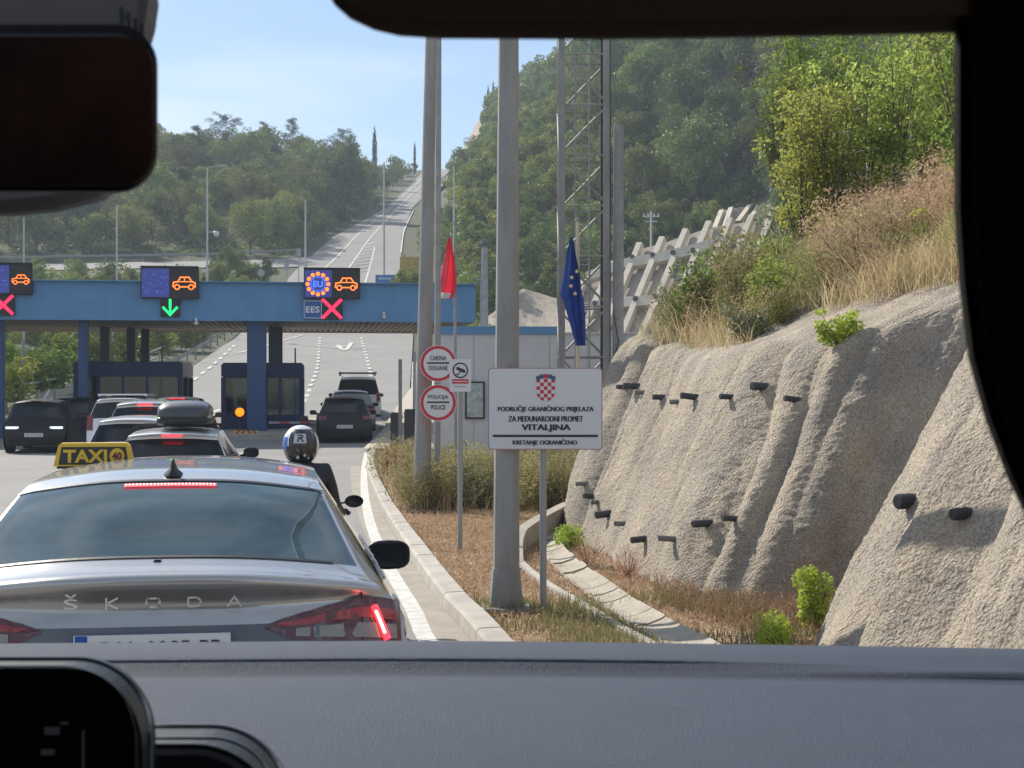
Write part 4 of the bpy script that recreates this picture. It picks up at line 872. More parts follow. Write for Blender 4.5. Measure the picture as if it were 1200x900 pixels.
# booths
M_bglass=mat('booth_glass',(.02,.03,.035),.08,spec=.8)
def booth(label,pxa,pxb,pyt,pyb,dep,L_=5,wins=(),seed=1):
    xa,xb=cloc(pxa,dep),cloc(pxb,dep); t=thing('control_booth',label,'booth',Matrix.Translation(CAN.location)@Matrix.Rotation(R_(7.4),4,'Z')@Vector(((xa+xb)/2,dep,0)),R_(7.4))
    D=CAN.location.y+dep; z1=Z_(pyt,D-1); z0=0; w_=xb-xa; f=.09
    zs=1.0; zt=z1-.55; m=MB()
    m.box((0,L_/2,z1-.28),(w_,L_,.56),bev=.06); m.box((0,L_/2,zs/2),(w_,L_,zs))
    for sx in(-1,1):
        for y in(f,L_*.5,L_-f): m.box((sx*(w_/2-f),y,(zs+zt)/2),(2*f,2*f,zt-zs+.04))
    for x in wins: m.box((x*w_/2,f,(zs+zt)/2),(.1,.14,zt-zs+.04)); m.box((x*w_/2,L_-f,(zs+zt)/2),(.1,.14,zt-zs+.04))
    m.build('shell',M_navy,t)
    tg=bpy.data.materials.get('clear_booth_pane')
    if not tg:
        tg=bpy.data.materials.new('clear_booth_pane'); tg.use_nodes=True; n=tg.node_tree; n.nodes.clear(); o=n.nodes.new('ShaderNodeOutputMaterial'); a=n.nodes.new('ShaderNodeBsdfTransparent'); a.inputs[0].default_value=(.35,.42,.45,1); b=n.nodes.new('ShaderNodeBsdfGlossy'); b.inputs['Roughness'].default_value=.05; ms=n.nodes.new('ShaderNodeMixShader'); fr=n.nodes.new('ShaderNodeFresnel'); n.links.new(fr.outputs[0],ms.inputs[0]); n.links.new(a.outputs[0],ms.inputs[1]); n.links.new(b.outputs[0],ms.inputs[2]); n.links.new(ms.outputs[0],o.inputs[0])
    m=MB(); m.box((0,.03,(zs+zt)/2),(w_-2*f,.012,zt-zs)); m.build('window',tg,t); m=MB(); m.box((0,L_-.03,(zs+zt)/2),(w_-2*f,.012,zt-zs)); m.build('window',tg,t)
    rr_=random.Random(seed); m=MB()
    m.box((w_*.1,L_*.5,1.15),(w_*.5,.5,.06)); m.box((w_*.12,L_*.5,1.45),(.5,.05,.35)); m.box((-w_*.2,L_*.5,1.38),(.4,.05,.3)); m.box((-w_*.28,L_*.62,1.3),(.45,.12,.9),bev=.08); m.build('desk_equipment',M_blk,t)
    return t,w_,z1
booth('wide navy control booth in the left half under the canopy',86,214,424,500,2.2,5,(-.55,-.1,.35))
booth('navy control booth between the queue and the black car, with an orange lamp',259,356,425,518,1.6,5,(-.2,.42),2)
def flat_at(px,py,D,rz=HD): return P(px,py,D)
# orange lamps on posts
for px,py,lab,D,r in((281,483,'round amber lamp in front of the right booth',54.2,.155),(122,479,'round amber lamp beside the left booth',52,.12)):
    p=P(px,py,D); t=thing('amber_lamp',lab,'lamp',(p.x,p.y,0),HD); m=MB(); m.cyl((0,.05,0),(0,.05,p.z),.035,.035,8); m.cyl((0,.05,p.z),(0,-.02,p.z),r*1.15,r*1.15,20); m.build('post',M_blk,t)
    m=MB(); m.lathe([(0,-.05),(r*.6,-.04),(r,0)],(0,-.025,p.z),24,0,Matrix(((1,0,0),(0,0,1),(0,1,0)))); m.build('lens',M_amber,t,smooth=True)
# chevron board
p=P(288.5,510.5,53.4); t=thing('chevron_board','red and yellow chevron board at the foot of the right booth','sign',(p.x,p.y,0),HD); w_,h=.84,.34
m=MB(); m.box((0,0,p.z),(w_,.03,h)); m.box((-.3,.03,p.z/2),(.05,.04,p.z)); m.box((.3,.03,p.z/2),(.05,.04,p.z)); m.build('board',mat('chevron_yellow',(.75,.5,.08),.5),t)
m=MB(); f=FC((0,-.018,p.z))
for sx in(-1,1):
    for k in(0,1):
        a=.16+.18*k; m.add([f(sx*a,.0,.002),f(sx*(a-.14),h/2,.002),f(sx*(a-.04),h/2,.002),f(sx*(a+.1),0,.002),f(sx*(a-.04),-h/2,.002),f(sx*(a-.14),-h/2,.002)],[(0,1,2,3),(0,3,4,5)])
m.build('chevrons',mat('chevron_red',(.5,.03,.03),.5),t)
# barrier
p=P(356,496,52.5); t=thing('barrier','red and white striped barrier arm right of the booth','barrier',(p.x,p.y,0),HD); m=MB(); m.box((0,0,.5),(.3,.3,1.0),bev=.03); m.build('housing',M_blk,t)
m=MB(); 
for k in range(10): m.box((-1.1+.35*k+.1,-.2,.78),(.35,.04,.08),k%2)
m.build('arm',[mat('barrier_grey',(.3,.3,.3),.5),mat('barrier_red',(.35,.05,.05),.5)],t)
# boom up on the left, thin rods
for px,y0,y1,D,lab in((190,400,470,60,'raised rod beside the left booth'),(346,408,430,60,'thin rod above the right booth roof')):
    a=P(px,y1,D);b=P(px+1,y0,D); m=MB(); m.cyl((0,0,0),(0,0,b.z),.035,.03,8); o=m.build('marker_rod',M_dsteel); o.location=(a.x,a.y,0); setp(o,lab,'pole')
m=MB(); a=P(52,468,50); b=P(58,457,50); m.cyl((0,0,0),b-a,.04,.04,8); m.cyl((0,0,0),(0,0,-a.z),.05,.05,8); o=m.build('raised_barrier',mat('pale_rod',(.6,.6,.6),.5)); o.location=a; setp(o,'short pale raised barrier arm behind the far left car','barrier')
# island kerbs of booths
m=MB()
for px0,px1 in((250,372),(78,122)):
    xa,xb=cloc(px0,-1),cloc(px1,-1); M_=Matrix.Translation(CAN.location)@Matrix.Rotation(R_(7.4),4,'Z')
    q=[(xa,-1.2),(xb,-1.2),(xb,8),(xa,8)]; vs=[M_@Vector((a,b,z)) for z in(0,.16) for a,b in q]; m.add([v+Vector((0,0,float(zroad(v.y)))) for v in vs],[(4,5,6,7),(0,1,5,4),(1,2,6,5),(3,0,4,7),(2,3,7,6)])
setp(m.build('kerb_island',M_conc),kind='structure')
# ------------------------------------------------------------------ white cabin building, container wall
xa,xb=X_(513,38.5),X_(746,38.5); BW=thing('site_cabin','long white panel building with a blue roof edge behind the signs','building',((xa+xb)/2,38.5,0),0); w_=xb-xa; zt=Z_(392,38.5)
M_wht=mat('panel_white',(.50,.52,.54),.55,bump=.05,bscale=10,var=.06,vscale=1.5)
m=MB(); m.box((0,2,zt/2),(w_,4,zt)); 
m.build('wall',M_wht,BW); m=MB()
for k in range(6): m.box((-w_/2+.9+k*.95,-.003,zt/2),(.018,.012,zt)); 
m.build('panel_joint',mat('joint_grey',(.33,.34,.35),.6),BW)
m=MB(); m.box((-w_*.18,2,zt+.10),(w_*.64,4.1,.2)); m.build('blue_roof_edge',M_blue,BW); m=MB(); m.box((w_*.32,2,zt+.03),(w_*.36,4.1,.05)); m.build('roof_edge',M_wht,BW)
a,b=P(545,447,38.4),P(568,491,38.4); m=MB(); m.box((0,0,0),(b.x-a.x,.07,a.z-b.z)); m.box((0,-.04,0),(b.x-a.x-.09,.012,a.z-b.z-.09),1); o=m.build('notice_board',[M_blk,mat('notice_paper',(.33,.40,.40),.5,var=.35,vscale=9)]); o.location=((a.x+b.x)/2,38.45,(a.z+b.z)/2); setp(o,'framed notice board on the white wall beside the round signs','notice board')
# ------------------------------------------------------------------ poles
def pole(name,label,base_px,base_py,top_px,top_py,D,r0,r1,cat='pole',ext=0,flare=0,m_=None,n=16,z0=0,parts=None):
    a=P(base_px,base_py,D); a.z=z0; b=P(top_px,top_py,D); d=(b-a); b=a+d*(1+ext); t=thing(name,label,cat,a,0); m=MB()
    nseg=5; pts=[(b-a)*k/nseg for k in range(nseg+1)]; m.tube(pts,[r0+(r1-r0)*k/nseg for k in range(nseg+1)],n); 
    m.build('shaft',m_ or M_galv,t,smooth=False)
    if flare:
        m=MB(); m.cyl((0,0,0),(0,0,flare*2.2),r0*1.32,r0*1.04,n); m.box((0,0,.02),(r0*3.6,r0*3.6,.03)); m.build('base_collar',m_ or M_galv,t)
    return t
M_gp=mat('weathered_zinc',(.31,.31,.30),.65,.25,bump=.1,bscale=60,col2=(.22,.22,.21),vscale=4,vmap=(1,1,.25))
pole('lamp_post','thick weathered zinc post in the middle of the verge behind the white area sign',593,715,596,45,12.7,.112,.066,ext=.6,flare=.16,m_=M_gp,n=12)
pole('lamp_post','tall tapering grey post rising behind the round customs signs',494,598,505,45,23.5,.135,.062,ext=.5,flare=.1,m_=M_gp)
pole('steel_pole','slimmer grey pole just right of the tall tapering post',512,598,514,45,24.4,.055,.04,ext=.5)
pole('steel_pole','free-standing grey pole right of the lattice mast with no fittings on top',724,452,725,147,35,.14,.11)
pole('utility_pole','short concrete utility pole with a lamp behind the canopy end',568,400,568,290,44,.13,.09,z0=0)
m=MB(); p=P(568,287,44); m.box((0,0,0),(.35,.1,.08)); m.lathe([(0,-.1),(.12,-.06),(.1,.04),(0,.06)],(0,0,.1),12); o=m.build('floodlight',M_dsteel); o.location=p; setp(o,'small floodlight on top of the short utility pole','floodlight')
a=P(556,318,44); m=MB(); m.box((0,0,0),(.03,.03,.5)); m.box((.18,0,.24),(.4,.03,.03)); m.box((.18,0,-.24),(.4,.03,.03)); m.box((.36,0,0),(.03,.03,.5)); m.cyl((.18,0,-.24),(.18,0,-a.z),.02,.02,6); o=m.build('wire_stand',M_galv); o.location=a; setp(o,'small empty square metal frame beside the utility pole','frame')
pole('pole','thin post with a thick dark upper part beyond the verge shrubs',469,520,469,421,42,.05,.05,m_=M_dsteel)
pole('pole','slender camera pole left of the customs signs',485,500,486,412,52,.05,.05)
# distant street lamps
def slamp(label,px,pyb,pyt,D,arm=0,dome=0):
    z0=float(terr(X_(px,D),D)); z0=max(z0,float(zroad(D)) if XL(D)<X_(px,D)<XR(D) else z0); t=thing('street_lamp',label,'street lamp',(X_(px,D),D,z0),0); zt=Z_(pyt,D)-z0; r=.0011*D*.55
    m=MB(); m.cyl((0,0,-.5),(0,0,zt),r*1.3,r*.8,8); m.build('post',mat('lamp_post_grey',(.5,.52,.53),.6),t)
    if arm: m=MB(); m.cyl((0,0,zt),(arm,0,zt+.1),r*.6,r*.5,6); m.box((arm*1.1,0,zt+.12),(.9,.3,.14),bev=.03); m.build('lamp_head',mat('lamp_head_grey',(.45,.46,.46),.5),t)
    if dome: zz_=Z_(dome,D)-z0; m=MB(); m.box((.35,0,zz_),(.7,.06,.06)); m.lathe([(0,-.35),(.2,-.28),(.27,0),(.2,.12),(0,.14)],(.75,0,zz_-.05),12); m.build('camera_dome',mat('lamp_head_white',(.7,.7,.7),.5),t,smooth=True)
slamp('grey lamp post with a camera dome before the left wood',243,325,196,130,1.2,272)
slamp('plain grey post left of the star-ring signal',358,330,234,150)
slamp('tall grey post standing in the uphill carriageway',450,325,190,160)
slamp('grey post below the rear-view mirror on the left',137,330,240,110)
slamp('grey post near the far left edge',28,330,255,90)
slamp('thin grey lamp post beyond the red flag',532,330,195,150)
slamp('dim grey post standing between the left columns under the canopy',132,430,385,88)
m=MB(); m.cyl((0,0,0),(0,0,Z_(400,70)-.8),.09,.08,8); o=m.build('pole',M_galv); o.location=(X_(27,70),70,.9); setp(o,'pale post seen under the canopy above the far left car','pole')
# small signs on posts
p=P(306,320,150); z0=float(terr(p.x,150)); t=thing('road_sign','small round road sign seen from behind above the canopy','sign',(p.x,150,z0),0)
m=MB(); m.cyl((0,0,0),(0,0,p.z-z0),.05,.05,8); m.build('post',M_galv,t); m=MB(); m.cyl((0,-.05,p.z-z0),(0,-.09,p.z-z0),.36,.36,20); m.build('plate',mat('sign_back',(.33,.35,.37),.5),t)
for px,py,D,lab in((336,312,165,'narrow marker plate on a post by the guardrail'),(350,296,175,'small square plate on a post where the side road joins')):
    p=P(px,py,D); z0=float(terr(p.x,D)); m=MB(); m.cyl((0,0,z0-p.z-.3),(0,0,0),.05,.05,6); m.box((0,-.06,0),(.5,.03,.8)); o=m.build('marker_sign',mat('sign_back',(0,0,0))); o.location=p; setp(o,lab,'sign')
# blue kiosk and yellow container behind the canopy
p=P(451,334,142); z0=float(zroad(142)); t=thing('blue_kiosk','small blue box cabin peeping over the canopy roof','cabin',(p.x,142,z0),0); h=Z_(322,142)-z0
m=MB(); m.box((0,1,h/2),(1.75,2,h),bev=.05); m.build('shell',mat('kiosk_blue',(.03,.14,.42),.5),t); m=MB(); m.box((0,-.02,h-.35),(1.2,.03,.2)); m.build('panel',mat('kiosk_pale',(.35,.45,.55),.5),t)
p=P(480,330,142); z0=float(terr(p.x,142)); t=thing('yellow_container','weathered yellow container among shrubs by the uphill road','container',(p.x,142,z0),0); h=Z_(301,142)-z0
m=MB(); m.box((0,1,h/2),(1.8,2,h)); 
for k in range(6): m.box((0,-.01,h-.2-k*.45),(1.8,.03,.05))
m.build('shell',mat('faded_yellow',(.42,.30,.08),.7,var=.2,vscale=3),t); m=MB(); m.box((-.5,1,h+.1),(.12,.12,.25)); m.build('vent',M_dsteel,t)
for k,(px,py) in enumerate(((484,334),(474,338))):
    o=bpy.data.objects.new('scrub_bush',SHR[k]); C.objects.link(o); pp=P(px,py,139); o.location=pp; o.location.z=float(terr(pp.x,139))+.4; o.scale=(1,1,1.5); setp(o,['dark bush growing against the yellow container','smaller bush left of the container foot'][k],'bush')
# guardrails
def guard(label,pts,h=.75):
    t=thing('guardrail',label,'guardrail',pts[0],0); o0=Vector(pts[0]); m=MB(); sp=smooth_pts(pts,8)
    prof=[(-.02,h-.30),(.04,h-.24),(-.01,h-.16),(.04,h-.08),(-.02,h)]
    A=np.array([[(p[0]-o0.x,p[1]-o0.y-q,p[2]-o0.z+z) for p in sp] for q,z in prof]); m.grid(A); m.build('rail',M_galv,t)
    for p in sp[::3]: m=MB(); m.box((p[0]-o0.x,p[1]-o0.y+.08,p[2]-o0.z+h/2-.2),(.1,.08,h+.3)); m.build('post',M_galv,t)
guard('curved steel guardrail along the left edge of the road behind the booths',[(float(XL(D))-.6,D,float(zroad(D))+.05) for D in(66,74,84,95,108,122,135)])
gl=[]
for px,D in((352,204.5),(340,203),(290,201),(245,199),(180,198),(60,197),(-60,196)): gl.append((X_(px,D),D,float(terr(X_(px,D),D))+.1))
guard('guardrail edging the side road above the canopy',gl,.9)
m=MB(); gl2=[(float(XL(D))-2.6,D,float(zroad(D))+.9) for D in(68,80,95,110,125)]
t=thing('handrail','upper tubular steel handrail climbing beside the road','handrail',gl2[0],0); o0=Vector(gl2[0]); m=MB()
sp=[Vector(p)-o0 for p in smooth_pts(gl2,5)]; m.tube(sp,.06,8); m.tube([p-Vector((0,0,.5)) for p in sp],.05,8); [m.cyl(p,p-Vector((0,0,1.2)),.04,.04,6) for p in sp[::4]]; m.build('rails',M_galv,t)
# ------------------------------------------------------------------ lattice mast
LM=thing('lattice_mast','open galvanised lattice mast rising behind the white area sign','mast',(X_(683,34.6),34.6,0),0)
hw=.545; H=14; legs=[(-hw,-hw),(hw,-hw),(hw,hw),(-hw,hw)]
for (x,y) in legs: m=MB(); m.box((x-.05*np.sign(x),y,H/2),(.15,.03,H)); m.box((x,y-.05*np.sign(y),H/2),(.03,.15,H)); m.build('corner_leg',M_gp,LM)
m=MB(); st=1.12
for k in range(int(H/st)):
    z=.35+k*st
    for i in range(4):
        a=legs[i];b=legs[(i+1)%4]; m.cyl((a[0],a[1],z),(b[0],b[1],z),.022,.022,5)
        if (k+i)%2: a,b=b,a
        m.cyl((a[0],a[1],z),(b[0],b[1],z+st),.026,.026,5)
m.build('bracing',M_gp,LM)
m=MB()
for x in(-.16,.16): m.cyl((x,.25,0),(x,.25,H),.02,.02,6)
for k in range(int(H/.3)): m.cyl((-.16,.25,.3*k+.2),(.16,.25,.3*k+.2),.012,.012,5)
m.build('ladder',M_galv,LM)
m=MB(); m.tube([(hw+.03,-.5,z) for z in np.linspace(0,H,8)],.022,6); m.tube([(hw-.14,-.45,0),(hw-.14,-.45,H)],.03,6); m.tube([(hw+.1,-.6,3.6),(hw+.22,-.62,2.9),(hw+.05,-.6,2.4),(hw+.15,-.6,1.9),(hw+.02,-.6,1.4)],.014,6); m.build('cable',M_blk,LM)
m=MB(); m.box((0,0,-.05),(1.6,1.6,.3),bev=.03); m.build('footing',M_conc,LM)
# ------------------------------------------------------------------ flags
def cloth(poly_rows,D,name,label,mat_,amp=.05,th=.004,stars=None,mats=None):
    # rows: (py, px_left, px_right): a hanging, folded flag
    rr=smooth_pts(poly_rows,6); nx_=26; A=[]
    for i,(py,a,b) in enumerate(rr):
        row=[]
        for j in range(nx_):
            s=j/(nx_-1); x=X_(a+(b-a)*s,D); w_=abs(b-a)/F*D; y=D+amp*math.sin(s*9+i*.10)*min(1,w_/.25)+.02*math.sin(s*23+i*.17); row.append((x,y,Z_(py,D)))
        A.append(row)
    A=np.array(A); m=MB(); m.grid(A); o0=A[0,0].copy(); o=m.build(name,mats or mat_,smooth=True,origin=o0); so_=o.modifiers.new('s','SOLIDIFY'); so_.thickness=th
    return setp(o,label,'flag'),A
M_fred=leafmat('flag_red_cloth',(.80,.09,.15),(.92,.16,.22),None,.55,3,0); M_fblu=leafmat('flag_blue_cloth',(.015,.06,.30),(.03,.10,.40),None,.45,3,0)
t=pole('flagpole','thin flagpole carrying the limp red flag',534,562,533,262,28,.035,.022)
m=MB(); m.lathe([(0,-.06),(.05,0),(0,.07)],(0,0,0),10); o=m.build('finial',M_galv,t,smooth=True); o.location=P(533,262,28)-t.location
o,A=cloth([(278,525,528),(295,522,531),(315,518,534),(338,514,535),(350,514,530)],27.9,'flag','limp red flag hanging from the thin flagpole',M_fred,.05)
m=MB(); k=A.shape[0]; m.grid(A[-5:,2:20]-np.array([0,.07,0])); o2=m.build('white_edge',mat('flag_white_cloth',(.6,.6,.62),.8),smooth=True); o2.parent=o; o2.location=-Vector(o.location)
t=pole('flagpole','pale flagpole with the blue starred flag in front of the lattice mast',677,470,677,260,33.6,.045,.04,m_=mat('cream_pole',(.5,.45,.33),.5))
m=MB(); m.lathe([(0,-.08),(.07,0),(0,.09)],(0,0,0),10); o=m.build('finial',M_galv,t,smooth=True); o.location=P(677,258,33.6)-t.location
o,A=cloth([(278,668,671),(300,664,675),(320,661,679),(345,657,682),(352,660,684),(380,668,686),(405,675,686)],33.3,'flag','furled blue flag with yellow stars in front of the lattice mast',M_fblu,.07)
m=MB()
def star(m,c,r,mi=0):
    pts=[]; 
    for k in range(10): a=math.pi/2+k*math.pi/5; rr=r if k%2==0 else r*.42; pts.append(Vector(c)+Vector((rr*math.cos(a),0,rr*math.sin(a))))
    m.add(pts,[tuple(range(10))],mi)
for px,py in((676,318),(670,325),(669,335),(674,344)): p=P(px,py,33.17); star(m,p,.055)
o2=m.build('stars',mat('star_yellow',(.75,.62,.25),.6)); o2.parent=o; o2.location=-Vector(o.location)
# ------------------------------------------------------------------ near signs
M_sw=mat('sign_face_white',(.60,.61,.64),.45,bump=.02,bscale=200); M_sr=mat('sign_red',(.50,.02,.04),.45); M_sb=mat('sign_edge',(.35,.22,.24),.5); M_post=mat('sign_post_grey',(.30,.31,.31),.6,.3,bump=.1,bscale=60)
D=12.55; a,b=P(572,431,D),P(706,527,D); w_,h=b.x-a.x,a.z-b.z; cx,cz=(a.x+b.x)/2,(a.z+b.z)/2; pxp=X_(636.5,D+.06)
t=thing('area_sign','white border-area sign reading VITALJINA with a chequered shield, on one grey post','sign',(pxp,D+.06,0),0); ox=cx-pxp
m=MB(); m.cyl((0,0,-.1),(0,0,cz+.25),.0285,.0285,16); m.cyl((0,0,cz+.25),(0,0,cz+h/2+.13),.0285,.0285,16) if 0 else None; m.build('post',M_post,t,smooth=False)
m=MB(); m.poly(rrect(-w_/2,w_/2,-h/2,h/2,.03),lambda x,y,d:Vector((ox+x,-.06+d,cz+y)),.02); bd=m.build('sign_board',M_sb,t)
m=MB(); m.poly(rrect(-w_/2+.008,w_/2-.008,-h/2+.008,h/2-.008,.025),lambda x,y,d:Vector((ox+x,-.0625+d,cz+y)),.002); m.build('sign_face',M_sw,bd)
fn=lambda px,py: FC((ox+(px-(572+706)/2)/F*D,-.064,cz-(py-(431+527)/2)/F*D)); k=D/F
m=MB()
tri=lambda t_,w1,h1,x1,y1: [m.text(t_,w1*k,h1*k,(lambda X,Y,d,q=q: fn(x1,y1)(X+q*.38*k,Y,d+.0004*(q+1))),0,0) for q in(-1,0,1)]
tri('PODRUČJE GRANIČNOG PRIJELAZA',112,9.0,639.5,479.2); tri('ZA MEDUNARODNI PROMET',87,6.6,639.5,490.8)
ff=fn(639.5,490.8); stroke(m,[(-25.2*k,0),(-22.6*k,0)],.9*k,ff,.003,0)
[m.text('VITALJINA',57*k,9.2*k,(lambda X,Y,d,q=q: fn(640,501.8)(X+q*.5*k,Y,d+.0004*(q+1))),0,.012) for q in(-1,0,1)]; tri('KRETANJE OGRANIČENO',75,8.4,638.5,518.4)
f=fn(639,510.8); m.add([f(x*61.5*k,y*1.4*k,.002) for x,y in((-1,-1),(1,-1),(1,1),(-1,1))],[(0,1,2,3)]); m.build('lettering',M_ink,bd)
# coat of arms: chequered shield with small crown
f=fn(639.5,457); m=MB(); S_w,S_h=10.8*k,13*k
def shx(y): 
    q=(y+S_h)/(2*S_h); return S_w if q>.42 else S_w*math.sqrt(max(0,1-((.42-q)/.42)**2))
ncx,ncy=5,6
for i in range(ncx):
    for j in range(ncy):
        xa_,xb_=-S_w+2*S_w*i/ncx,-S_w+2*S_w*(i+1)/ncx; y1=S_h-2*S_h*j/ncy; y0=y1-2*S_h/ncy; ys_=np.linspace(y0,y1,5); ll=[(max(xa_,-shx(y)),y) for y in ys_]; rr=[(min(xb_,shx(y)),y) for y in ys_]
        for q in range(4):
            if ll[q+1][0]<rr[q+1][0]: m.add([f(*ll[q],.002),f(max(rr[q][0],ll[q][0]),rr[q][1],.002),f(*rr[q+1],.002),f(*ll[q+1],.002)],[(0,1,2,3)],0 if (i+j)%2==0 else 1)
for i in range(5):
    a0=R_(140-20*i*1.25); cxx=11.5*k*math.cos(a0); cyy=S_h-3*k+6.5*k*math.sin(a0)
    m.add([f(cxx+u*2.6*k,cyy+v*2.8*k,.0022) for u,v in((-.9,-.9),(.9,-.9),(1,.5),(.4,1),(0,.55),(-.4,1),(-1,.5))],[tuple(range(7))],2 if i!=2 else 3)
m.build('coat_of_arms',[M_sr,M_sw,mat('crown_dark',(.06,.10,.22),.5),M_sr],bd)
# camera notice
D=17.4; a,b=P(527,421,D),P(552,459,D); w_,h=b.x-a.x,a.z-b.z; t=thing('camera_notice','small white video surveillance notice with a camera symbol on a thin post','sign',(X_(539,D),D,0),0); cz=(a.z+b.z)/2; kk=D/F
m=MB(); m.cyl((0,.03,-.1),(0,.03,cz+h/2-.03),.028,.028,14); m.build('post',M_post,t)
m=MB(); m.poly(rrect(-w_/2,w_/2,-h/2,h/2,.015),lambda x,y,d:Vector((x+(a.x+b.x)/2-X_(539,D),-.012+d,cz+y)),.012); bd=m.build('sign_board',M_sw,t)
f=FC(((a.x+b.x)/2-X_(539,D),-.015,cz)); m=MB()
ring(m,0,6*kk,7.6*kk,9.2*kk,f,.001,0); m.add([f(x*kk,y*kk+6*kk,.002) for x,y in((-4,4.5),(5.5,.5),(3.5,-3),(-5,1))],[(0,1,2,3)],0); stroke(m,[(-1,3.2*kk+0) if 0 else (0,4*kk),(-3*kk,1*kk),(-5*kk,1*kk)],1.2*kk,f,.0025,0); ring(m,4.5*kk,4.6*kk,0,1.6*kk,f,.003,0,14)
m.add([f(x*9.5*kk,-7*kk+y*2.6*kk,.0015) for x,y in((-1,-1),(1,-1),(1,1),(-1,1))],[(0,1,2,3)],1); stroke(m,[(-8*kk,-7*kk),(8*kk,-7*kk)],1.0*kk,f,.003,2); stroke(m,[(-7*kk,-13*kk),(6*kk,-13*kk)],1.0*kk,f,.003,3); m.build('pictogram',[M_ink,M_sr,M_sw,mat('notice_grey',(.35,.38,.4),.5)],bd)
# pale leaf-shaped litter plate by the post
p=G(547,608,0); m=MB(); m.lathe([(0,.01),(.11,.012),(.115,.03)],(0,0,0),16); o=m.build('pale_disc',mat('pale_plastic',(.5,.5,.46),.5)); o.location=(X_(547,17.3),17.3,Z_(609,17.3)); 
bpy.data.objects.remove(o)
# round signs
for py,lab,t1,t2 in((426,'upper round red-rimmed sign reading CARINA DOUANE','CARINA','DOUANE'),(472,'lower round red-rimmed sign reading POLICIJA POLICE','POLICIJA','POLICE')):
    D=23.1; p=P(513.5,py,D); t=thing('round_sign',lab,'sign',p,0); kk=D/F; R=21.5*kk; m=MB(); m.cyl((0,.0,0),(0,.02,0),R,R,40); m.box((0,.05,0),(.12,.06,.06)); bd=m.build('plate',M_sr,t)
    m=MB(); m.cyl((0,-.003,0),(0,-.001,0),R*.80,R*.80,40); m.build('white_disc',M_sw,t); m=MB(); f=FC((0,-.005,0)); ring(m,0,0,R*.97,R,f,-.001,1)
    m.text(t1,23.5*kk if t1!='CARINA' else 19*kk,5.4*kk,lambda x,y,d:f(x,y+6.3*kk,d),0,.02); m.text(t2,(17 if t2=='POLICE' else 22)*kk,5.4*kk,lambda x,y,d:f(x,y-5.3*kk,d),0,.02); stroke(m,[(-12*kk,.6*kk),(12*kk,.6*kk)],1.9*kk,f,.002,0); m.build('lettering',[M_ink,M_sw],t)
# black bins right of the lane
for px0,px1,py,lab in((458,471,485,'low black block left of the pair beyond the verge shrubs'),(474,489,481,'taller black block beside the customs sign post')):
    D=46; a=P(px0,py,D);b=P(px1,py,D); h=a.z; m=MB(); m.box((0,0,h/2),(b.x-a.x,.3,h),bev=.02); m.box((0,-.16,h*.62),((b.x-a.x)*.8,.02,.04)); m.box((0,0,h+.015),((b.x-a.x)*.9,.26,.05),bev=.01); o=m.build('roadside_cabinet',M_blk); o.location=((a.x+b.x)/2,D,0); setp(o,lab,'cabinet')
# ------------------------------------------------------------------ concrete rib wall on the cutting
RW=thing('rib_wall','sloping concrete grid retaining wall with pale ribs left of the bushy bank','retaining wall',(X_(730,140),140,0),0)
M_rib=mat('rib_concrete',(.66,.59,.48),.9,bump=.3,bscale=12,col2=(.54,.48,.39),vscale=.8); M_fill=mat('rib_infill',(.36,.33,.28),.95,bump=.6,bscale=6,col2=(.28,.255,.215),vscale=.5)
# plane through pixels: bottom at y=397 ; top follows a rising line
def rp(px,py,q):  # q 0 bottom .. 1 top : depth recedes upwards
    D=132+14*q-(px-640)*.055; return P(px,py,D)-RW.location
rib_b=[];N_=15
for k in range(-5,11): 
    bx_=612+k*23.5; q_top=np.interp(bx_,[560,612,640,680,706,730,776,860],[388,374,350,312,288,281,263,250]); tx_=bx_+ (398-q_top)*.42
    rib_b.append((bx_,tx_,q_top))
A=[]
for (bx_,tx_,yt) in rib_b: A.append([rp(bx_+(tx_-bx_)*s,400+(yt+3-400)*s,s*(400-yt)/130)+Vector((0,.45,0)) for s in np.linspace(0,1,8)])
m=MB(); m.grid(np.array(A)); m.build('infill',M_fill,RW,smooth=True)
def bar(m,a,b,w_,d,up):
    a=Vector(a);b=Vector(b); t=(b-a).normalized(); nrm=Vector((-.35,-.85,.4)).normalized(); sd=t.cross(nrm).normalized()*w_/2; n=nrm*d
    vs=[a-sd-n*.0,a+sd,a+sd+n,a-sd+n,b-sd,b+sd,b+sd+n,b-sd+n]; m.add([tuple(v) for v in vs],[(0,1,5,4),(1,2,6,5),(2,3,7,6),(3,0,4,7),(0,3,2,1),(4,5,6,7)])
for (bx_,tx_,yt) in rib_b:
    m=MB(); H_=(400-yt)/130; bar(m,rp(bx_,400,0)+Vector((0,.3,0)),rp(tx_,yt,H_)+Vector((0,.3,0)),.50,.75,0); m.build('rib',M_rib,RW)
for (pts) in ([(600,374),(660,368),(731,358),(770,355),(830,340)],[(690,328),(731,313),(772,306),(816,296),(850,285)]):
    m=MB()
    for (x0,y0),(x1,y1) in zip(pts[:-1],pts[1:]):
        bar(m,rp(x0,y0,(400-y0)/130),rp(x1,y1,(400-y1)/130),.95,.68,0)
    m.build('horizontal_beam',M_rib,RW)
m=MB()
for (bx_,tx_,yt) in rib_b:
    for yb in (356,307):
        if yb>yt+6:
            s=(400-yb)/(400-yt); px=bx_+(tx_-bx_)*s; yy=yb+ -(px-740)*.11; p=rp(px,yy,(400-yy)/130); m.cyl(p+Vector((-.25,-.62,.29)),p+Vector((-.33,-.82,.38)),.22,.22,10)
m.build('anchor_heads',mat('anchor_dark',(.08,.08,.08),.6),RW)
UW=thing('rib_wall','short upper tier of pale concrete ribs above the bushy bank edge','retaining wall',(X_(870,158),158,0),0)
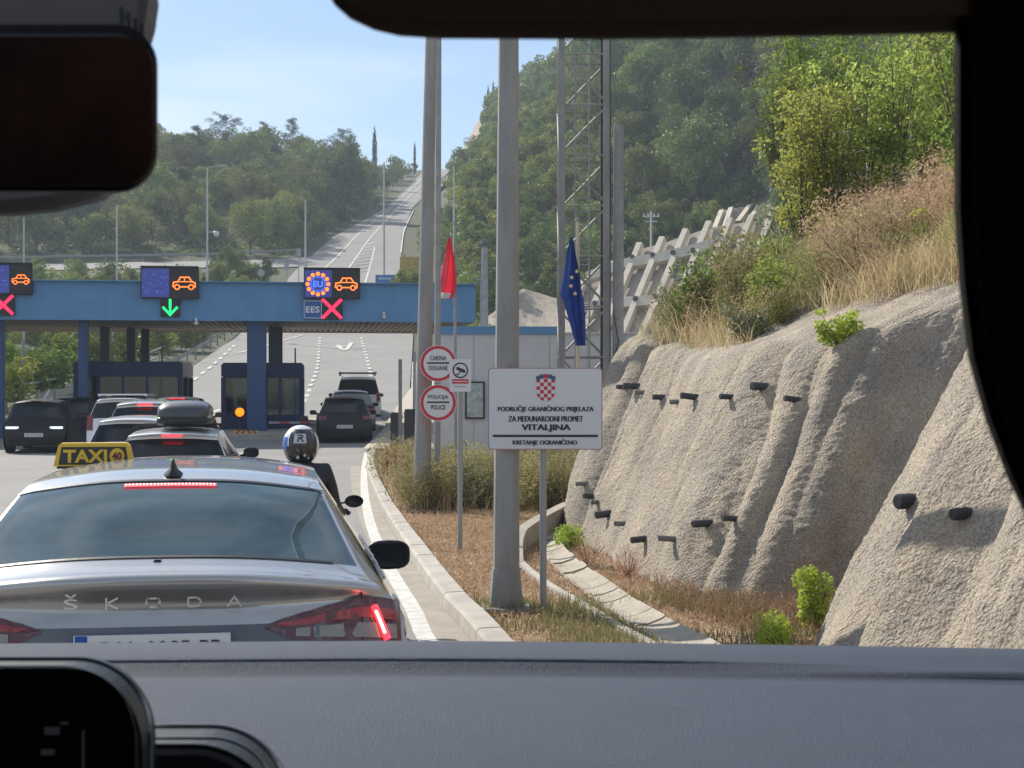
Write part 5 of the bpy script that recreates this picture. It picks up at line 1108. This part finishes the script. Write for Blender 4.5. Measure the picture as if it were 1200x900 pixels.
for i,(bx_,tx_,yb,yt) in enumerate(((838,847,272,249),(849,858,272,246),(866,880,262,243),(878,893,262,241),(888,903,262,238),(896,911,262,234),(908,920,258,232))):
    m=MB(); a=P(bx_,yb,155)-UW.location; b=P(tx_,yt,160)-UW.location; bar(m,a,b,.50,.6,0); m.build('rib',M_rib,UW)
m=MB(); m.grid(np.array([[P(px,275-(px-830)*.15,156)-UW.location,P(px+14,247-(px-830)*.17,160.5)-UW.location] for px in np.linspace(828,925,8)])); m.build('infill',M_fill,UW)
# smooth shotcrete mound left of the ribs
m=MB(); A=[]
for u in np.linspace(0,1,50):
    px=540+ 130*u; top=np.interp(px,[540,560,590,605,650,670],[392,372,343,338,352,352]); row=[]
    for v in np.linspace(0,1,20):
        D=118+10*v+6*math.sin(u*3); y=402+(top-402)*v; p=P(px+v*10,y,D); nn=float(fbm(u*10+v*2,v*1.5,s=77))*.5; row.append((p.x-nn*.5,p.y-nn,p.z))
    A.append(row)
m.grid(np.array(A)); o=m.build('concrete_mound',M_shot,smooth=True,origin=(X_(600,120),120,5)); setp(o,'pale sprayed-concrete mound behind the cabin, left of the ribs','slope facing')
# little utility pole on the slope
p=P(763,262,150); m=MB(); m.cyl((0,0,-3),(0,0,1.2),.12,.1,8); m.box((0,0,.7),(1.6,.1,.12)); m.box((0,0,.2),(1.2,.1,.1)); [m.cyl((x,0,.75),(x,0,1.0),.06,.06,6) for x in(-.7,-.3,.3,.7)]; o=m.build('utility_pole',mat('lamp_head_white',(.7,.7,.7),.5)); o.location=p; setp(o,'small power pole with a crossarm among scrub above the ribs','pole')
# fence on the upper bank
FN=thing('wire_fence','pale wire fence with slim posts high in the bushes at the upper right','fence',P(1050,180,30),0)
for px,y0,y1 in((1017,120,215),(1066,112,205),(1110,108,200),(968,128,215)):
    m=MB(); m.cyl(P(px,y1,30)-FN.location,P(px,y0,30)-FN.location,.035,.035,8); m.build('post',mat('fence_pale',(.5,.53,.56),.5),FN)
m=MB()
for dy in(5,30,55): m.tube([P(px,y+dy,30)-FN.location for px,y in((960,129),(1017,121),(1066,113),(1120,108))],.012,5)
m.build('wire',mat('fence_pale',(0,0,0)),FN)
# ------------------------------------------------------------------ drainage channel in the verge
dc=thing('drain_channel','pale concrete slab drainage channel curving below the shotcrete wall','drain',(1.2,13,0),0)
cpx=[(668,612),(650,628),(643,642),(655,660),(680,682),(720,712),(765,740),(812,766),(870,800)]
cc=smooth_pts([tuple(G(a,b))[:2] for a,b in cpx],14); dd=np.concatenate([[0],np.cumsum(np.hypot(*np.diff(cc,axis=0).T))]); tnc=np.gradient(cc,axis=0); tnc/=np.linalg.norm(tnc,axis=1)[:,None]; nn_=np.stack([-tnc[:,1],tnc[:,0]],1)
m=MB(); sl=.42
for k in range(int(dd[-1]/sl)):
    s_=np.linspace(k*sl+.008,(k+1)*sl-.008,3); x=np.interp(s_,dd,cc[:,0]);y=np.interp(s_,dd,cc[:,1]);nx=np.interp(s_,dd,nn_[:,0]);ny=np.interp(s_,dd,nn_[:,1]); tl=random.uniform(-.012,.012)
    A=np.array([[[x[i]+nx[i]*o,y[i]+ny[i]*o,z+tl] for i in range(3)] for o,z in((-.10,.0),(-.095,.03),(0,.04),(.10,.075),(.14,.10),(.145,.0))]); m.grid(A); [m.add([A[j][i] for j in range(6)],[tuple(range(6))]) for i in(0,2)]
m.build('slabs',mat('weathered_slab',(.43,.39,.32),.95,bump=.8,bscale=40,col2=(.30,.265,.21),vscale=5),dc,local=False)
ed=smooth_pts([tuple(G(a,b))[:2] for a,b in((668,606),(640,617),(616,630),(606,645),(612,664),(640,688),(680,712),(720,737),(765,762),(830,800))],10); te=np.gradient(ed,axis=0); te/=np.linalg.norm(te,axis=1)[:,None]; ne=np.stack([-te[:,1],te[:,0]],1)
m=MB(); A=np.array([[[p[0]+q[0]*o,p[1]+q[1]*o,z] for p,q in zip(ed,ne)] for o,z in((-.035,-.02),(-.03,.05),(.03,.055),(.035,-.02))]); m.grid(A); m.build('edging',M_conc,dc,local=False)
lw=smooth_pts([tuple(G(a,b))[:2] for a,b in((606,668),(606,650),(618,640),(640,628),(668,614),(700,600))],8); m=MB(); hh=np.interp(np.linspace(0,1,len(lw)),[0,.15,.3,1],[.02,.14,.24,.34])
te=np.gradient(lw,axis=0); te/=np.linalg.norm(te,axis=1)[:,None]; ne=np.stack([-te[:,1],te[:,0]],1)
A=np.array([[[p[0]+q[0]*o,p[1]+q[1]*o,h_*zf_] for p,q,h_ in zip(lw,ne,hh)] for o,zf_ in((-.07,-.1),(-.07,1),(.07,1),(.07,-.1))]); m.grid(A); o=m.build('headwall',M_gut,dc,local=False)
# ------------------------------------------------------------------ verge vegetation
def blades(mb,xy,z,h,lean=.35,wd=.006,seg=2,mi=0):
    n=len(xy); a=rng.random(n)*6.283; l=(rng.random(n)*lean+.05)*h; dx,dy=np.cos(a)*l,np.sin(a)*l; b=rng.random(n)*6.283; wx,wy=np.cos(b)*wd,np.sin(b)*wd
    p0=np.c_[xy[:,0]-wx,xy[:,1]-wy,z]; p1=np.c_[xy[:,0]+wx,xy[:,1]+wy,z]; m0=np.c_[xy[:,0]+dx*.35-wx*.7,xy[:,1]+dy*.35-wy*.7,z+h*.6]; m1=np.c_[xy[:,0]+dx*.35+wx*.7,xy[:,1]+dy*.35+wy*.7,z+h*.6]; tp=np.c_[xy[:,0]+dx,xy[:,1]+dy,z+h]
    V=np.stack([p0,p1,m1,m0,tp],1).reshape(-1,3); b_=np.arange(n)*5
    mb.add(V.tolist(),[(i,i+1,i+2,i+3) for i in b_]+[(i+3,i+2,i+4) for i in b_],mi)
def inverge(n,D0=8.5,D1=24,keep=None):
    D=rng.random(n*3)*(D1-D0)+D0; x0=np.interp(D,ksm[::,1],ksm[:,0])+.25; x1=np.interp(D,[8,9.6,10.6,13,14.9,20.2,24],[2.3,2.2,2.2,2.1,1.35,.75,1.6]); x=x0+(x1-x0)*rng.random(n*3)
    k=np.arange(n*3)
    ech=np.interp(D,ed[::-1,1],ed[::-1,0]) if ed[0,1]>ed[-1,1] else np.interp(D,ed[:,1],ed[:,0])
    dmin=np.full(n*3,9.0)
    for q in cc[::3]: dmin=np.minimum(dmin,np.hypot(x-q[0],D-q[1]))
    ok=(dmin>.15); ok&=(vn(x*1.3,D*1.3,s=50)+rng.random(n*3)*1.2>-.1); return np.c_[x,D][ok][:n]
g=MB(); xy=inverge(26000); blades(g,xy,np.zeros(len(xy)),.02+.05*rng.random(len(xy))**2,1.6,.006); 
xy=inverge(9000); 
V,Q=leafquads(np.c_[xy,.012+.03*rng.random(len(xy))],np.tile([0,0,1.],(len(xy),1)),np.full(len(xy),.017),.6,.8); g.add(V.tolist(),Q.tolist(),1)
xy=inverge(9000,8.5,13.5); xy=xy[vn(xy[:,0]*1.8,xy[:,1]*1.8,s=61)>.05]; blades(g,xy,np.zeros(len(xy)),.05+.10*rng.random(len(xy)),.7,.004,mi=2)
M_litter=leafmat('leaf_litter',(.38,.23,.14),(.54,.38,.25),None,.2,5,0); M_lit2=leafmat('verge_straw',(.42,.29,.18),(.58,.44,.29),None,.3,4,0); M_gg=leafmat('short_green_blades',(.14,.16,.06),(.30,.27,.12),None,.4,5,0)
setp(g.build('dry_verge_grass',[M_lit2,M_litter,M_gg]),'short dry grass and leaf litter covering the verge','grass',kind='stuff')
# pebbles / debris by wall foot
# shrub belt in the verge, individual shrubs
def shrub(seed,w_,h_,n,leaf,stems=10,twig=True,asp=.5):
    rs=random.Random(seed); mb=MB(); bl=[]
    for k in range(stems):
        a=rs.uniform(0,6.283); r=rs.uniform(.1,.5)*w_; e=(r*math.cos(a),r*math.sin(a),rs.uniform(.45,.95)*h_); mb.tube([(0,0,-.03),(e[0]*.5,e[1]*.5,e[2]*.45),e],[.012*h_+.003,.008*h_,.003],5,1)
        bl.append((e,rs.uniform(.12,.22)*w_,.9)); bl.append(((e[0]*.8,e[1]*.8,e[2]*.6),rs.uniform(.14,.25)*w_,1.0)); bl.append(((e[0]*.6,e[1]*.6,e[2]*.3),.2*w_,.8))
    blobs_leaves(mb,bl,n,leaf,0,asp,1.0); return mb
SB=[shrub(s,1.1,.75,3600,.024,13,asp=.4).build('p',[LM_olive,M_bark]).data for s in range(3)]
for o in [o for o in bpy.data.objects if o.name.startswith('p') and o.data in SB]: bpy.data.objects.remove(o)
SBg=[m.copy() for m in SB]; 
for m_ in SBg: m_.materials[0]=LM_grey
rs=random.Random(5); row=[]
for k in range(62):
    D=rs.uniform(23.3,34); px=rs.uniform(448,690)-(0 if D<28 else 5); row.append((px,D,k))
for px,D,k in row:
    x=X_(px,D)
    if x<float(np.interp(D,ksm[:,1],ksm[:,0]))+.55 : x=float(np.interp(D,ksm[:,1],ksm[:,0]))+.6+rs.random()*.4
    put('verge_shrub',(SB if k%5 else SBg)[k%3],x,D,rs.uniform(.6,1.15),z=0,label='dusty olive shrub in the belt of low shrubs around the sign posts',cat='shrub',group='dusty shrubs across the verge')
g=MB(); n=5200; D=rng.random(n)*12+23; x0=np.interp(D,ksm[:,1],ksm[:,0])+.3; x=x0+(X_(700,D)-x0)*rng.random(n); blades(g,np.c_[x,D],np.zeros(n),.15+.42*rng.random(n)**1.5,.8,.005)
V,Q=leafquads(np.c_[x[:5000],D[:5000],.15+.5*rng.random(5000)],rng.normal(0,1,(5000,3)),np.full(5000,.012),.4,.5); g.add(V.tolist(),Q.tolist(),0)
setp(g.build('tall_dry_grass',[LM_dry]),'tall pale dry grass standing among the verge shrubs','grass',kind='stuff')
for k,(px,D,h_) in enumerate(((453,28,.72),(463,27.4,.78),(473,28.2,.72))):
    m=MB(); m.tube([(0,0,0),(.02,0,h_*.6),(.0,.02,h_)],.008,5,1); q=[((.0+random.uniform(-.015,.015),.015*random.uniform(-1,1),h_-.02-.26*j/20),.022) for j in range(20)]; blobs_leaves(m,q,420,.016,0); 
    o=m.build('flower_spike',[leafmat('red_petals',(.45,.10,.10),(.62,.25,.2),None,.4,6,0),M_bark]); o.location=(X_(px,D),D,0); setp(o,['leftmost red flower spike above the verge shrubs','middle red flower spike above the verge shrubs','rightmost red flower spike above the verge shrubs'][k],'flower')
# bright shrubs and rusty tufts at the wall foot
def one(name,label,px,py,D,w_,h_,matl,n=2600,leaf=.02,z=None,cat='shrub',seed=1,stems=9,asp=.5):
    o=shrub(seed,w_,h_,n,leaf,stems,asp=asp).build(name,[matl,M_bark]); o.location=(X_(px,D),D,Z_(py,D) if z is None else z); return setp(o,label,cat)
one('green_bush','small bright green bush at the far foot of the shotcrete wall',661,642,17.6,.42,.26,LM_brt,1700,.018,z=0,seed=3)
one('rusty_tuft','small rusty dry tuft left of the other at the wall foot',690,663,16.0,.42,.25,LM_red,1500,.012,z=0,cat='dry plant',seed=4,asp=.15)
one('rusty_tuft','larger rusty dry tuft at the wall foot, right of the small one',736,676,14.9,.45,.30,LM_red,1800,.012,z=0,cat='dry plant',seed=5,asp=.15)
one('green_bush','upright lime green bush where the two wall lobes meet',954,742,11.6,.42,.46,LM_brt,2200,.02,z=0,seed=6)
one('green_bush','low lime green bush in front of the upright one at the wall foot',907,775,10.6,.40,.24,LM_brt,1800,.018,z=0,seed=7)
one('green_bush','flat yellow green sprig right against the dashboard line below the near lobe',978,775,10.3,.22,.09,LM_yel,500,.016,z=0,seed=8)
# dry weeds in the recess
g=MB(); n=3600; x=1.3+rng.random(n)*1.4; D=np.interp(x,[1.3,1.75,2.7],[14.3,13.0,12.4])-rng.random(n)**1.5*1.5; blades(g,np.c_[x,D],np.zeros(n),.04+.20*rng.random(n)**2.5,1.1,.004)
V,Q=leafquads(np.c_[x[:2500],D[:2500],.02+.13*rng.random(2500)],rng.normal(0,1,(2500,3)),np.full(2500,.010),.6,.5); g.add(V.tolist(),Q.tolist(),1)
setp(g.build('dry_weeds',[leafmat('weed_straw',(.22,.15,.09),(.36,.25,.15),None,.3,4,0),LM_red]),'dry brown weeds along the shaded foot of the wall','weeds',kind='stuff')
# ------------------------------------------------------------------ bank vegetation
from mathutils.bvhtree import BVHTree
bko=bpy.data.objects['bank']; bvh=BVHTree.FromPolygons([v.co.copy() for v in bko.data.vertices],[tuple(p.vertices) for p in bko.data.polygons])
def bank_hit(px,py):
    o=Vector((0,0,EYE)); d=(P(px,py,10)-o).normalized(); h=bvh.ray_cast(o,d); return h[0]
def zbank(x,y):
    h=bvh.ray_cast(Vector((x,y,60)),Vector((0,0,-1))); return h[0].z if h[0] else None
g=MB(); n=0; pts=[]
for _ in range(26000):
    px=random.uniform(752,1240); py=random.uniform(120,430); h=bank_hit(px,py)
    if h is None or h.y>50: continue
    # bare strip next to the rim
    z=h.z; rimz=np.interp(h.y,[10,13,16,20,24],[3.2,3.2,2.75,2.9,3.1]); 
    if z<rimz-.12+.2*random.random() and px>880: continue
    pts.append((h.x,h.y,h.z))
pts=np.array(pts); k=len(pts); hh=.10+.42*rng.random(k)**1.4*(1+.7*vn(pts[:,0]*1.4,pts[:,1]*1.4,s=70)); hh=hh*np.where(pts[:,0]>3.6,1.35,1); blades(g,pts[:,:2],pts[:,2]-.03,hh,1.5,.0045)
rep=pts[rng.integers(0,k,30000)]+np.c_[rng.normal(0,.12,(30000,2)),np.zeros(30000)]; blades(g,rep[:20000,:2],rep[:20000,2]-.06,.10+.36*rng.random(20000),1.5,.004,mi=1); blades(g,rep[20000:,:2],rep[20000:,2]-.06,.10+.3*rng.random(10000),1.2,.004,mi=2)
q=rep[:22000]; V,Q=leafquads(np.c_[q[:22000,:2],q[:,2]+.02+.38*rng.random(22000)],rng.normal(0,1,(22000,3)),np.full(22000,.011),.4,.5); g.add(V.tolist(),Q.tolist(),0)
setp(g.build('bank_grass',[LM_dry,leafmat('pale_straw_blades',(.56,.44,.28),(.76,.63,.42),None,.4,3,0),leafmat('greenish_blades',(.24,.26,.09),(.40,.38,.15),None,.4,3,0)]),'golden dry grass covering the bank above the shotcrete wall','grass',kind='stuff')
def sapling(seed,h_,w_,n,leaf=.045):
    rs=random.Random(seed); mb=MB(); bl=[]
    for k in range(9):
        a=rs.uniform(0,6.283); r=rs.uniform(.1,.5)*w_; hh=h_*rs.uniform(.6,1.0); p=[Vector((0,0,-.1)),Vector((r*.35*math.cos(a),r*.35*math.sin(a),hh*.45)),Vector((r*math.cos(a),r*math.sin(a),hh))]; mb.tube(p,[.022,.014,.004],6,1)
        for j in range(9):
            s=.25+.75*j/8; c=p[1].lerp(p[2],max(0,(s-.45)/.55)) if s>.45 else p[0].lerp(p[1],s/.45); e=c+Vector((rs.uniform(-.2,.2)*w_,rs.uniform(-.2,.2)*w_,rs.uniform(-.02,.15)*h_)); mb.tube([c,e],[.006,.002],4,1); bl.append((tuple(e),rs.uniform(.07,.15)*w_,1.1))
    blobs_leaves(mb,bl,int(n*.8),leaf*.9,0,.6,1.0,.1); return mb
SP=[]
for s in range(3):
    o=sapling(s,2.6,1.3,3000).build('q',[LM_yel,M_bark]); SP.append(o.data); bpy.data.objects.remove(o)
SPg=[m.copy() for m in SP]
LM_mid=leafmat('mid_green_leaves',(.11,.18,.035),(.30,.38,.08),(.19,.27,.05),.55,3,.2)
for m_ in SPg: m_.materials[0]=LM_mid
def onbank(px,py_foot):
    return bank_hit(px,py_foot)
sp=[(938,250,.85,1,'tall airy yellow-green sapling nearest the rib wall end'),(975,240,.95,0,'yellow-green sapling second from the left above the dry grass'),(1010,215,.9,1,'yellow-green sapling standing in front of the fence post'),(955,200,1.0,2,'leafy sapling behind the first yellow-green one'),(1050,190,.95,2,'yellow-green sapling between the fence posts'),(1085,200,.95,0,'yellow-green sapling next to the windscreen pillar'),(1110,170,1.1,1,'tall sapling partly hidden by the windscreen pillar')]
for k,(px,py,sc,v,lab) in enumerate(sp):
    h=None; yy=py
    while h is None and yy<420: h=onbank(px,yy); yy+=6
    put('sapling_tree',SP[v],h.x,h.y,sc,z=h.z,label=lab,cat='sapling')
DB=[m_.copy() for m_ in SB]
for m_ in DB: m_.materials[0]=leafmat('dry_bush_leaves',(.42,.30,.18),(.60,.46,.28),None,.35,4,.2)
MBs=[m_.copy() for m_ in SB]
for m_ in MBs: m_.materials[0]=leafmat('fennel_leaves',(.18,.24,.07),(.34,.36,.13),None,.4,4,.25)
for k in range(120):
    px=random.uniform(790,1160); py=random.uniform(215,400); h=bank_hit(px,py)
    if h is None or h.y>30 or (px>940 and py>np.interp(px,[940,1110],[360,315])): continue
    if k%3: put('dry_bush',DB[k%3],h.x,h.y,random.uniform(.5,.85)*(1.35 if px>925 else 1),z=h.z-.05,label='twiggy straw-coloured bush in the dry grass on the bank',cat='bush',group='dry bushes on the bank')
    else: put('green_bank_shrub',MBs[k%2],h.x,h.y,random.uniform(.45,.9),z=h.z-.05,label='loose green shrub among the dry grass on the bank',cat='shrub',group='green shrubs on the bank')
for k in range(32):
    px=random.uniform(895,1180); py=random.uniform(130,300); h=onbank(px,py)
    if h is None or h.y>40:
        h=P(px,random.uniform(150,215),random.uniform(30,38))
    put('bank_bush',SPg[k%3],h.x,h.y+.6,random.uniform(.45,1.1),z=h.z-.2,label='mid green leafy bush behind the yellow-green saplings on the bank',cat='bush',group='leafy bushes crowning the bank')
for k in range(16):
    px=random.uniform(855,945); py=random.uniform(205,285); h=onbank(px,py)
    if h is None: continue
    put('bank_bush',SPg[k%3],h.x,h.y,random.uniform(.35,.6)*h.y/18,z=h.z-.2,label='low leafy bush on the far shoulder of the bank, below the upper concrete ribs',cat='bush',group='bushes on the far shoulder of the bank')
bs=[(812,392,.75,.8,LM_mid,'tall leafy bush at the far end of the rim, before the ribs'),(862,392,1.0,1.05,LM_olive,'tallest olive bush on the left part of the bank'),(898,380,.8,.85,LM_mid,'green bush where the left bushes meet the golden grass'),(838,378,.9,.95,LM_mid,'leafy green bush at the left end of the bank, beside the ribs'),(845,385,.8,.7,LM_olive,'olive bush low at the rim left of the dry grass'),(800,385,.7,.6,LM_grey,'grey-green shrub hanging over the far rim'),(870,350,1.0,.9,LM_olive,'olive bush in the middle of the left bank'),(880,395,.5,.35,LM_grey,'grey sprig at the rim above the drain pipes'),(905,330,.8,.7,LM_mid,'green bush where dry grass begins'),(1090,300,.5,.55,LM_brt,'bright green leafy bush beside the windscreen pillar'),(985,392,.36,.34,LM_brt,'small bright green bush growing alone out of the shotcrete')]
for k,(px,py,w_,h_,ml,lab) in enumerate(bs):
    h=None; yy=py
    while h is None and yy<430: h=onbank(px,yy); yy+=5
    if 'shotcrete' in lab or h is None:
        p,nn0=near_on_wall(px,py+8); h=p
    one('rim_bush',lab,px,py,h.y,w_,h_,ml,int(2600*max(.4,w_)),.03 if ml is not LM_brt else .026,z=h.z-.04,seed=30+k)
    bpy.data.objects[-1] if 0 else None
# ------------------------------------------------------------------ own car: the cabin the picture is taken from
CB=thing('car_cabin','dark dashboard, mirror, sun visor and pillar of the car the view is taken from','car interior',(0,.9,1.2),0); cl0=CB.location.copy()
M_dash=mat('dashboard_grain',(.042,.058,.092),.6,bump=.5,bscale=1100,spec=.25,var=.06,vscale=18)
M_int=mat('cabin_dark',(.003,.003,.003),.9,spec=.1,bump=.2,bscale=300); M_vis=mat('visor_fabric',(.10,.075,.06),.95,bump=.2,bscale=500); M_hous=mat('mirror_housing',(.035,.035,.038),.5); M_scr=mat('black_screen',(.004,.004,.005),.12,spec=.6)
prof=[(.45,1.555),(.62,1.583),(.80,1.5955),(.95,1.5985),(1.08,1.596),(1.128,1.5915),(1.140,1.5935),(1.149,1.5995),(1.157,1.6025),(1.20,1.602),(1.27,1.5945),(1.30,1.588),(1.32,1.56)]
xs=np.linspace(-1.2,.95,90); A=[]
for x in xs:
    e=max(0,(x-.05))**2*.045+max(0,-x-.2)**2*.02; stepk=1-np.clip((x-.12)/.22,0,1); row=[]
    for (y,z) in prof:
        if 1.13<y<1.16: z=z*stepk+(1-stepk)*np.interp(y,[1.08,1.2],[1.5965,1.600])
        row.append((x,y-e*1.2,z-.012*np.clip((x+.1)/1.0,0,1)*(y/1.3)-.004*np.clip(-x/.6,0,1)))
    A.append(row)
A=np.array(A); A=np.array([smooth_pts(r,4) for r in A]); m=MB(); m.grid(A); m.build('dashboard',M_dash,CB,smooth=True,local=False)
def slab(name,pts_px,D,th,mt,rad=.004,par=CB,smooth_=False,tilt=0,bev=.004):
    m=MB(); pts=[P(px,py,D+tilt*(py-HY)/F) for px,py in pts_px]; bm=bmesh.new(); vs=[bm.verts.new(p) for p in pts]; f=bm.faces.new(vs); r=bmesh.ops.extrude_face_region(bm,geom=[f]); 
    for v in [g_ for g_ in r['geom'] if isinstance(g_,bmesh.types.BMVert)]: v.co.y-=th
    bmesh.ops.recalc_face_normals(bm,faces=bm.faces); 
    if bev: bmesh.ops.bevel(bm,geom=[e for e in bm.edges if e.calc_face_angle(0)>.9],offset=bev,segments=3,affect='EDGES',clamp_overlap=True)
    bm.verts.index_update(); m.add([v.co for v in bm.verts],[[v.index for v in f.verts] for f in bm.faces]); bm.free(); 
    if par is CB: return m.build(name,mt,CB,smooth=smooth_,local=False)
    o=m.build(name,mt,smooth=smooth_); o.parent=par; o.location=-(cl0+Vector(par.location)); return o
rr=lambda x0,y0,x1,y1,r,n=8: rrect(x0,x1,y0,y1,r,n)
# rear-view mirror
mo=slab('rear_view_mirror',rr(-420,35,189,228,46),.60,.015,M_blk,bev=.006)
mo2=slab('mirror_glass',rr(-410,43,180,218,38),.5845,.0006,mat('mirror_dark',(.10,.045,.03),.35,spec=.3,col2=(.006,.005,.005),vscale=7),par=mo,bev=0)  # brown-black patches paint the dark cabin's reflection into the glass colour
slab('sensor_housing',[(-300,-120),(170,-120),(184,-40),(190,10),(186,40),(176,75),(100,78),(-300,60)],.66,.03,mat('sensor_housing_plastic',(.13,.115,.10),.7),bev=.006)
slab('sensor_cover',[(-300,190),(175,190),(158,214),(126,236),(74,250),(20,255),(-300,257)],.66,.02,mat('mount_grey',(.36,.35,.34),.7),bev=.008)
# sun visor and roof lining
slab('sun_visor',[(374,-60),(382,-10),(394,10),(412,26),(440,39),(470,46),(520,49),(700,50),(900,47),(1140,42),(1150,-60)],.50,.012,M_vis,bev=.004)
m=MB(); m.grid(np.array([[(x,y,z-.02*abs(x)**2) for x in np.linspace(-1.15,.9,12)] for y,z in((-2.6,2.12),(-1.2,2.16),(0,2.11),(.35,2.04),(.52,1.985))])); m.build('roof_lining',mat('lining_dark',(.03,.027,.024),.9),CB,smooth=True,local=False)
# pillar
slab('windscreen_pillar',[(1114,-120),(1114,100),(1114,250),(1120,340),(1130,420),(1150,492),(1176,560),(1215,640),(1290,760),(1700,800),(1700,-120)],.50,.014,M_int,bev=.004)
# centre screen and instrument hood
sc=slab('centre_screen',rr(-420,767,184,1180,92,12),.68,.03,M_blk,bev=.0025)
m=MB(); pts=[P(px,py,.6495) for px,py in rr(-414,772,176,1170,86,14)]; m.tube(pts+[pts[0]],.0011,6); o=m.build('bezel_edge',mat('edge_metal',(.22,.24,.28),.25,.8)); o.parent=sc; o.location=-cl0
slab('screen_glass',rr(-405,782,158,1160,78,12),.6495,.0006,M_scr,par=sc,bev=0)
sc2=slab('air_vent',rr(60,846,345,1180,95,12),.74,.05,M_blk,bev=.004)
m=MB()
for k_,rad in((0,.0012),(14,.0008)): pts=[P(px,py,.6895) for px,py in rr(64+k_,851+k_,338-k_,1170,90-k_,14)]; m.tube(pts+[pts[0]],rad,6)
o=m.build('vent_ring',mat('ring_metal',(.35,.34,.36),.3,.8)); o.parent=sc2; o.location=-cl0
m=MB()
for k_,(px,py) in enumerate(((140,22),(148,27),(156,33),(164,38))): m.add([P(a,b,.6285) for a,b in((px,py-14+k_),(px+4,py-14+k_),(px+5,py+6),(px+1,py+6))],[(0,1,2,3)])
o=m.build('housing_slots',M_blk); hp=[q for q in CB.children if q.name.startswith('sensor_housing')][0]; o.parent=hp; o.location=-cl0
m=MB()
for px,py,a,b in((52,852,18,9),(48,878,16,7),(70,846,10,3),(96,856,3,60)): m.add([P(px+i*a,py+j*b,.6480) for i,j in((0,0),(1,0),(1,1),(0,1))],[(0,1,2,3)])
o=m.build('dim_icons',mat('dim_icons',(.02,.02,.025),.5,emit=(.1,.1,.12),estr=.06)); o.parent=sc; o.location=-cl0
# cabin shell (doors, floor, rear) so that the cabin is closed and dark behind the viewer
m=MB(); 
for sx,x in((-1,-1.2),(1,.92)): m.grid(np.array([[(x,y,z) for z in(.5,1.45)] for y in(-2.6,.9)])); 
m.grid(np.array([[(x,-2.6,z) for z in(.5,2.13)] for x in(-1.2,.92)])); m.grid(np.array([[(x,y,.5) for y in(-2.6,1.3)] for x in(-1.2,.92)])); m.grid(np.array([[(x,1.32,z) for z in(.5,1.56)] for x in(-1.2,.92)]))
for x in(-1.19,.91): m.grid(np.array([[(x,y,z) for z in(1.45,2.12)] for y in(-2.6,-.6)]))
m.build('body_shell',M_int,CB,local=False)
# ------------------------------------------------------------------ air
m=MB(); m.box((0,330,60),(900,1000,126)); hz=m.build('haze',None); hz.data.materials.clear()
hm=bpy.data.materials.new('haze'); hm.use_nodes=True; n=hm.node_tree; n.nodes.clear(); o=n.nodes.new('ShaderNodeOutputMaterial'); pv=n.nodes.new('ShaderNodeVolumePrincipled'); pv.inputs['Color'].default_value=(.74,.85,1.0,1); pv.inputs['Density'].default_value=.00062; pv.inputs['Anisotropy'].default_value=0; n.links.new(pv.outputs[0],o.inputs['Volume']); hz.data.materials.append(hm); setp(hz,'thin bluish haze filling the valley air','haze',kind='stuff')
